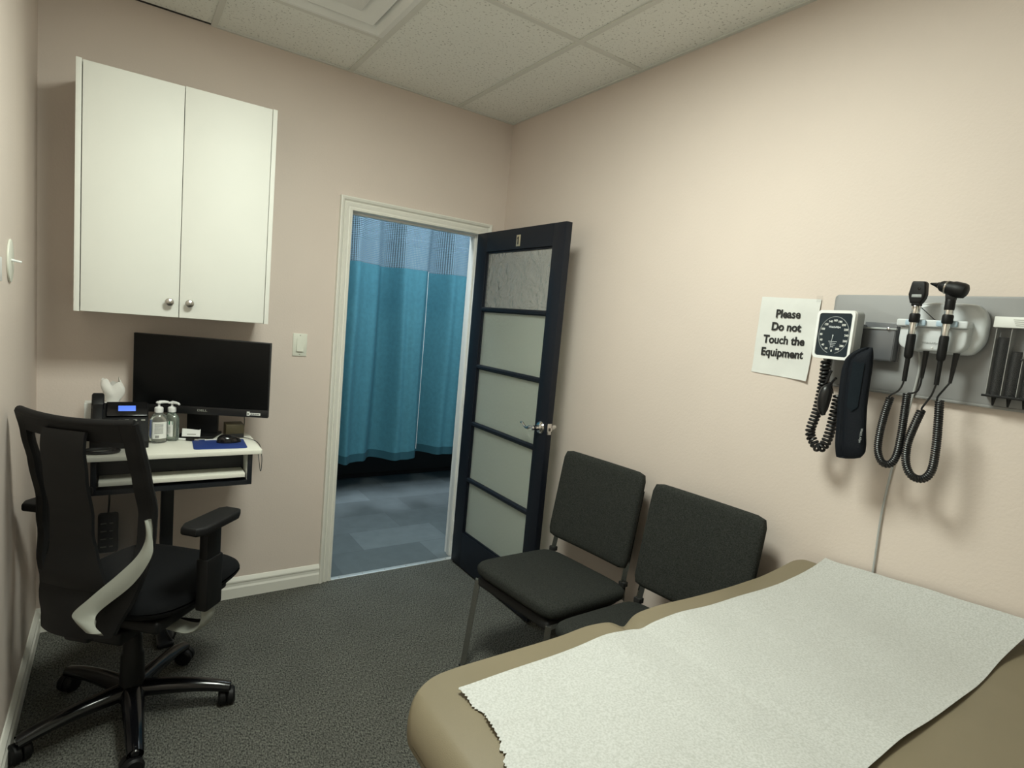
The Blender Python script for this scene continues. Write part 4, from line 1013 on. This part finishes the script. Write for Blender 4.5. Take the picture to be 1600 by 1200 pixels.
tube(b, spline([(W-0.116, -2.148, 1.432), (W-0.128, -2.146, 1.418), (W-0.130, -2.144, 1.395), (W-0.130, -2.142, 1.37), (W-0.128, -2.142, 1.345), (W-0.124, -2.144, 1.332)], 4), [0.006,0.006,0.007,0.009,0.013,0.016,0.0175,0.0185,0.019,0.019,0.019,0.0185,0.018,0.017,0.016,0.015,0.013,0.011,0.009,0.007,0.007], 14)
obj('inflation_bulb', b, M['rubber'], cf)
b = BM(); tube(b, spline([(W-0.106, -2.128, 1.43), (W-0.104, -2.134, 1.455), (W-0.106, -2.140, 1.47)], 5), 0.004, 8); tube(b, spline([(W-0.10, -2.15, 1.40), (W-0.105, -2.145, 1.43), (W-0.112, -2.16, 1.45)], 5), 0.004, 8); obj('tube', b, M['rubber'], cf)

# --- diagnostic wall unit with its two instruments
du = thing('diagnostic_wall_unit', 'pale grey rounded wall transformer holding the two examining instruments', 'diagnostic unit', (WB, -2.40, 1.555))
def topd(w0, w1, h):    # rounded trapezoid outline
    return None
b = BM()
op = [(-0.080,0.060),(-0.060,0.074),(0.045,0.074),(0.075,0.062),(0.090,0.035),(0.093,0.0),(0.090,-0.030),(0.075,-0.055),(0.050,-0.066),(-0.060,-0.066),(-0.085,-0.050),(-0.094,-0.015),(-0.092,0.030)]
opS = [(p.x, p.y) for p in spline([(x, y, 0) for x, y in op], 5, True)]
prism(b, opS, 0.018, 0.058, frame((W, -2.402, 1.618), (0,-1,0), (0,0,1)), bev=0.014, seg=5); obj('back_body', b, M['unit'], du)
b = BM()
dw = frame((W, -2.384, 1.588), (0,-1,0), (0,0,1))
low = [(-0.082,0.036),(0.082,0.036),(0.082,-0.004)]+[(0.054+0.028*math.cos(a), -0.004-0.028*math.sin(a)) for a in [PI/2*k/6 for k in range(1,7)]]+[(-0.054-0.028*math.sin(a), -0.004-0.028*math.cos(a)) for a in [PI/2*k/6 for k in range(7)]]
prism(b, low, 0.040, 0.086, dw, bev=0.008, seg=4); obj('front_basin', b, M['unit'], du)
b = BM(); prism(b, rrect(0.170, 0.020, 0.005, 3), 0.050, 0.098, frame((W, -2.381, 1.6315), (0,-1,0), (0,0,1)), bev=0.003, seg=3); obj('holder_rail', b, M['unit'], du)
for y in (-2.330, -2.362, -2.405, -2.436):
    b = BM(); box(b, W-0.106, W-0.090, y-0.009, y+0.009, 1.624, 1.640, 0.003); obj('clip', b, M['clipblue'], du, label='pale blue clip')
b = BM(); text_mesh(b, 'WelchAllyn', 0.0085, frame((W-0.0864, -2.384, 1.578), (0,-1,0), (0,0,1)), bold=0.0001); obj('lettering', b, M['gauge'], du)
b = BM(); lathe(b, [(0.0025,0),(0.0025,0.001),(0.001,0.0016)], 10, frame((W-0.0862, -2.390, 1.566), (0,-1,0), (0,0,1))); obj('indicator', b, M['white'], du)
IX = W-0.113
def handle_parts(t, y):
    b = BM(); lathe(b, [(0.0100,1.655),(0.0105,1.658),(0.0105,1.676),(0.0095,1.678)], 20, Matrix.Translation((IX, y, 0))); obj('neck_ring', b, M['chrome'], t, label='chrome neck ring')
    b = BM(); lathe(b, [(0.0115,1.632),(0.0130,1.636),(0.0130,1.652),(0.0115,1.656)], 20, Matrix.Translation((IX, y, 0))); obj('collar', b, M['blackp'], t)
    b = BM(); lathe(b, [(0.0092,1.598),(0.0098,1.602),(0.0098,1.630),(0.0092,1.632)], 20, Matrix.Translation((IX, y, 0))); obj('handle_sleeve', b, M['chrome'], t, label='chrome handle section')
    b = BM(); lathe(b, [(0.006,1.466),(0.0062,1.530),(0.0105,1.536),(0.0112,1.545),(0.0112,1.594),(0.0100,1.599)], 18, Matrix.Translation((IX, y, 0)))
    obj('grip', b, M['blackp'], t)
op_ = thing('ophthalmoscope', 'black flat-headed ophthalmoscope, left instrument in the wall unit', 'medical instrument', (IX, -2.345, 1.21))
yo = -2.346
b = BM(); prism(b, [(-0.014,0.0),(0.012,0.0),(0.019,0.014),(0.021,0.026),(0.018,0.056),(0.014,0.060),(-0.014,0.061),(-0.017,0.056),(-0.021,0.024),(-0.018,0.012)], -0.012, 0.012, frame((IX, yo, 1.684), (0,-1,0), (0,0,1)), bev=0.004, seg=3)
box(b, IX-0.010, IX+0.010, yo-0.011, yo+0.011, 1.676, 1.690, 0.003); hd_ = obj('head', b, M['blackp'], op_)
b = BM(); box(b, IX-0.0132, IX-0.0118, yo-0.013, yo+0.011, 1.700, 1.708, 0.0004); obj('head_label', b, M['gauge'], hd_)
b = BM(); lathe(b, [(0.0035,0),(0.0035,0.001),(0.001,0.0015)], 12, frame((IX-0.0122, yo-0.004, 1.724), (0,-1,0), (0,0,1))); obj('lens', b, M['blackg'], hd_)
handle_parts(op_, yo)
cx_ = IX
b = BM(); tube(b, spline([(cx_, yo, 1.470), (cx_, yo+0.004, 1.45), (cx_, yo+0.012, 1.435), (cx_, yo+0.026, 1.424), (cx_, yo+0.032, 1.415)], 5), 0.0026, 8)
tube(b, spline([(W-0.065, -2.370, 1.480), (W-0.075, -2.373, 1.46), (W-0.095, -2.374, 1.44), (cx_, -2.360, 1.432)], 5), 0.0026, 8)
tube(b, [(W-0.062, -2.369, 1.556), (W-0.064, -2.370, 1.478)], [0.0075, 0.004], 10); obj('cord', b, M['rubber'], op_)
b = BM(); coil(b, [(cx_, -2.318, 1.415), (cx_, -2.310, 1.36), (cx_, -2.306, 1.30), (cx_, -2.309, 1.255), (cx_, -2.324, 1.226), (cx_, -2.345, 1.226), (cx_, -2.358, 1.255), (cx_, -2.361, 1.32), (cx_, -2.360, 1.38), (cx_, -2.359, 1.434)], 0.0082, 0.0029, 0.0058, 6, 12); obj('coiled_cord', b, M['rubber'], op_)
ot = thing('otoscope', 'black otoscope with a pointed tip, right instrument in the wall unit', 'medical instrument', (IX, -2.42, 1.20))
yt = -2.424
b = BM()
# head axis along -y dropping slightly
ax = Vector((0, -1, -0.26)).normalized(); hf = frame((IX-0.004, yt+0.012, 1.729), (1,0,0), ax.cross(Vector((1,0,0))))
zq = Matrix((Vector((1,0,0)), ax.cross(Vector((1,0,0))), ax)).transposed().to_4x4(); zq.translation = Vector((IX-0.004, yt+0.014, 1.729))
lathe(b, [(0.010,-0.016),(0.0145,-0.010),(0.0165,0.0),(0.0175,0.006),(0.0175,0.012),(0.0200,0.018),(0.0205,0.038),(0.0185,0.046),(0.012,0.050)], 24, zq); 
prism(b, [(-0.010,0.0),(0.010,0.0),(0.013,0.02),(-0.013,0.02)], -0.009, 0.009, frame((IX, yt, 1.693), (0,-1,0), (0,0,1)), bev=0.002)
lathe(b, [(0.0112,1.668),(0.0118,1.672),(0.0118,1.692),(0.0105,1.696)], 20, Matrix.Translation((IX, yt, 0)))
hd_ = obj('head', b, M['blackp'], ot)
b = BM(); lathe(b, [(0.0085,-0.020),(0.0068,-0.022),(0.0024,-0.038),(0.0018,-0.039)][::-1], 16, zq); obj('speculum', b, M['blackg'], hd_)
b = BM(); lathe(b, [(0.0172,-0.0005),(0.0180,0.0005),(0.0180,0.003),(0.0175,0.004)], 24, zq); obj('ring', b, M['nickel'], hd_)
handle_parts(ot, yt)
b = BM(); tube(b, spline([(cx_, yt, 1.470), (cx_, yt+0.006, 1.44), (cx_, yt+0.014, 1.42), (cx_, yt+0.024, 1.398), (cx_, yt+0.022, 1.39)], 5), 0.0026, 8)
tube(b, spline([(W-0.065, -2.438, 1.475), (W-0.080, -2.432, 1.455), (W-0.10, -2.428, 1.435), (cx_, -2.432, 1.425)], 5), 0.0026, 8)
tube(b, [(W-0.062, -2.441, 1.556), (W-0.064, -2.438, 1.473)], [0.0075, 0.004], 10); obj('cord', b, M['rubber'], ot)
b = BM(); coil(b, [(cx_, -2.400, 1.392), (cx_, -2.388, 1.34), (cx_, -2.380, 1.29), (cx_, -2.384, 1.24), (cx_, -2.402, 1.208), (cx_, -2.430, 1.206), (cx_, -2.447, 1.235), (cx_, -2.448, 1.30), (cx_, -2.443, 1.37), (cx_, -2.438, 1.425)], 0.0085, 0.0029, 0.0060, 6, 12); obj('coiled_cord', b, M['rubber'], ot)
# white supply cable down the wall
b = BM(); tube(b, spline([(W-0.045, -2.345, 1.556), (W-0.026, -2.346, 1.50), (W-0.024, -2.338, 1.40), (W-0.010, -2.325, 1.30), (W-0.008, -2.312, 1.20), (W-0.008, -2.304, 1.05), (W-0.008, -2.306, 0.90), (W-0.008, -2.31, 0.60), (W-0.024, -2.31, 0.35)], 8), 0.0032, 8)
tag(recenter(obj('supply_cable', b, M['cable'])), 'thin pale grey cable running down the wall to the table', 'cable')

# --- speculum dispenser
sd = thing('speculum_dispenser', 'clear dispenser with stacked black ear tips at the board right end', 'dispenser', (WB, -2.58, 1.43))
b = BM(); box(b, WB-0.004, WB-0.0005, -2.6730, -2.5080, 1.455, 1.660, 0.001); box(b, WB-0.036, WB-0.033, -2.6730, -2.5130, 1.455, 1.640, 0.001)
for y in (-2.5150, -2.5465, -2.5780, -2.6095, -2.6410, -2.6720):
    d_ = BM(); box(d_, WB-0.0325, WB-0.0045, y-0.0007, y+0.0007, 1.457, 1.631); obj('divider', d_, M['divider'], sd)
obj('cover', b, M['cover'], sd, label='clear cover')
b = BM(); box(b, WB-0.039, WB-0.0005, -2.6760, -2.5080, 1.632, 1.660, 0.0015); lb = obj('header', b, M['label'], sd, label='white printed header')
b = BM()
for k in range(4): box(b, WB-0.0396, WB-0.0390, -2.6080+0.004*(k%2), -2.5540+0.002*k, 1.6375+k*0.0048, 1.6387+k*0.0048)
obj('printing', b, M['greyp'], lb)
b = BM(); box(b, WB-0.038, WB-0.001, -2.6760, -2.5080, 1.450, 1.456, 0.001); obj('bottom_plate', b, M['blackp'], sd)
b = BM(); lathe(b, [(0.0032,0),(0.0032,0.001),(0.001,0.0015)], 10, frame((WB-0.0365, -2.57805, 1.553), (0,-1,0), (0,0,1))); obj('screw', b, M['ink'], sd)
for k, (y, top) in enumerate(((-2.5225, 1.605), (-2.554, 1.568), (-2.586, 1.640), (-2.6175, 1.61), (-2.649, 1.60))):
    b = BM(); pr = [(0.0105,1.457)]; z = 1.457
    pr = [(0.0018,1.428),(0.0024,1.430),(0.0055,1.450),(0.0120,1.455),(0.0120,1.458)]
    z = 1.458
    while z < top: pr += [(0.0112,z+0.001),(0.0118,z+0.0045)]; z += 0.005
    lathe(b, pr, 16, Matrix.Translation((WB-0.0185, y-0.008, 0)))
    tag(recenter(obj('speculum_stack', b, M['blackp'])), ['stack of black ear tips, leftmost in the clear dispenser', 'stack of black ear tips, shortest in the clear dispenser', 'stack of black ear tips, tallest in the clear dispenser', 'stack of black ear tips right of the tallest stack', 'stack of black ear tips, rightmost in the clear dispenser'][k], 'ear tips', 'ear tip stacks in the dispenser')

# scuff marks are part of the wall finish
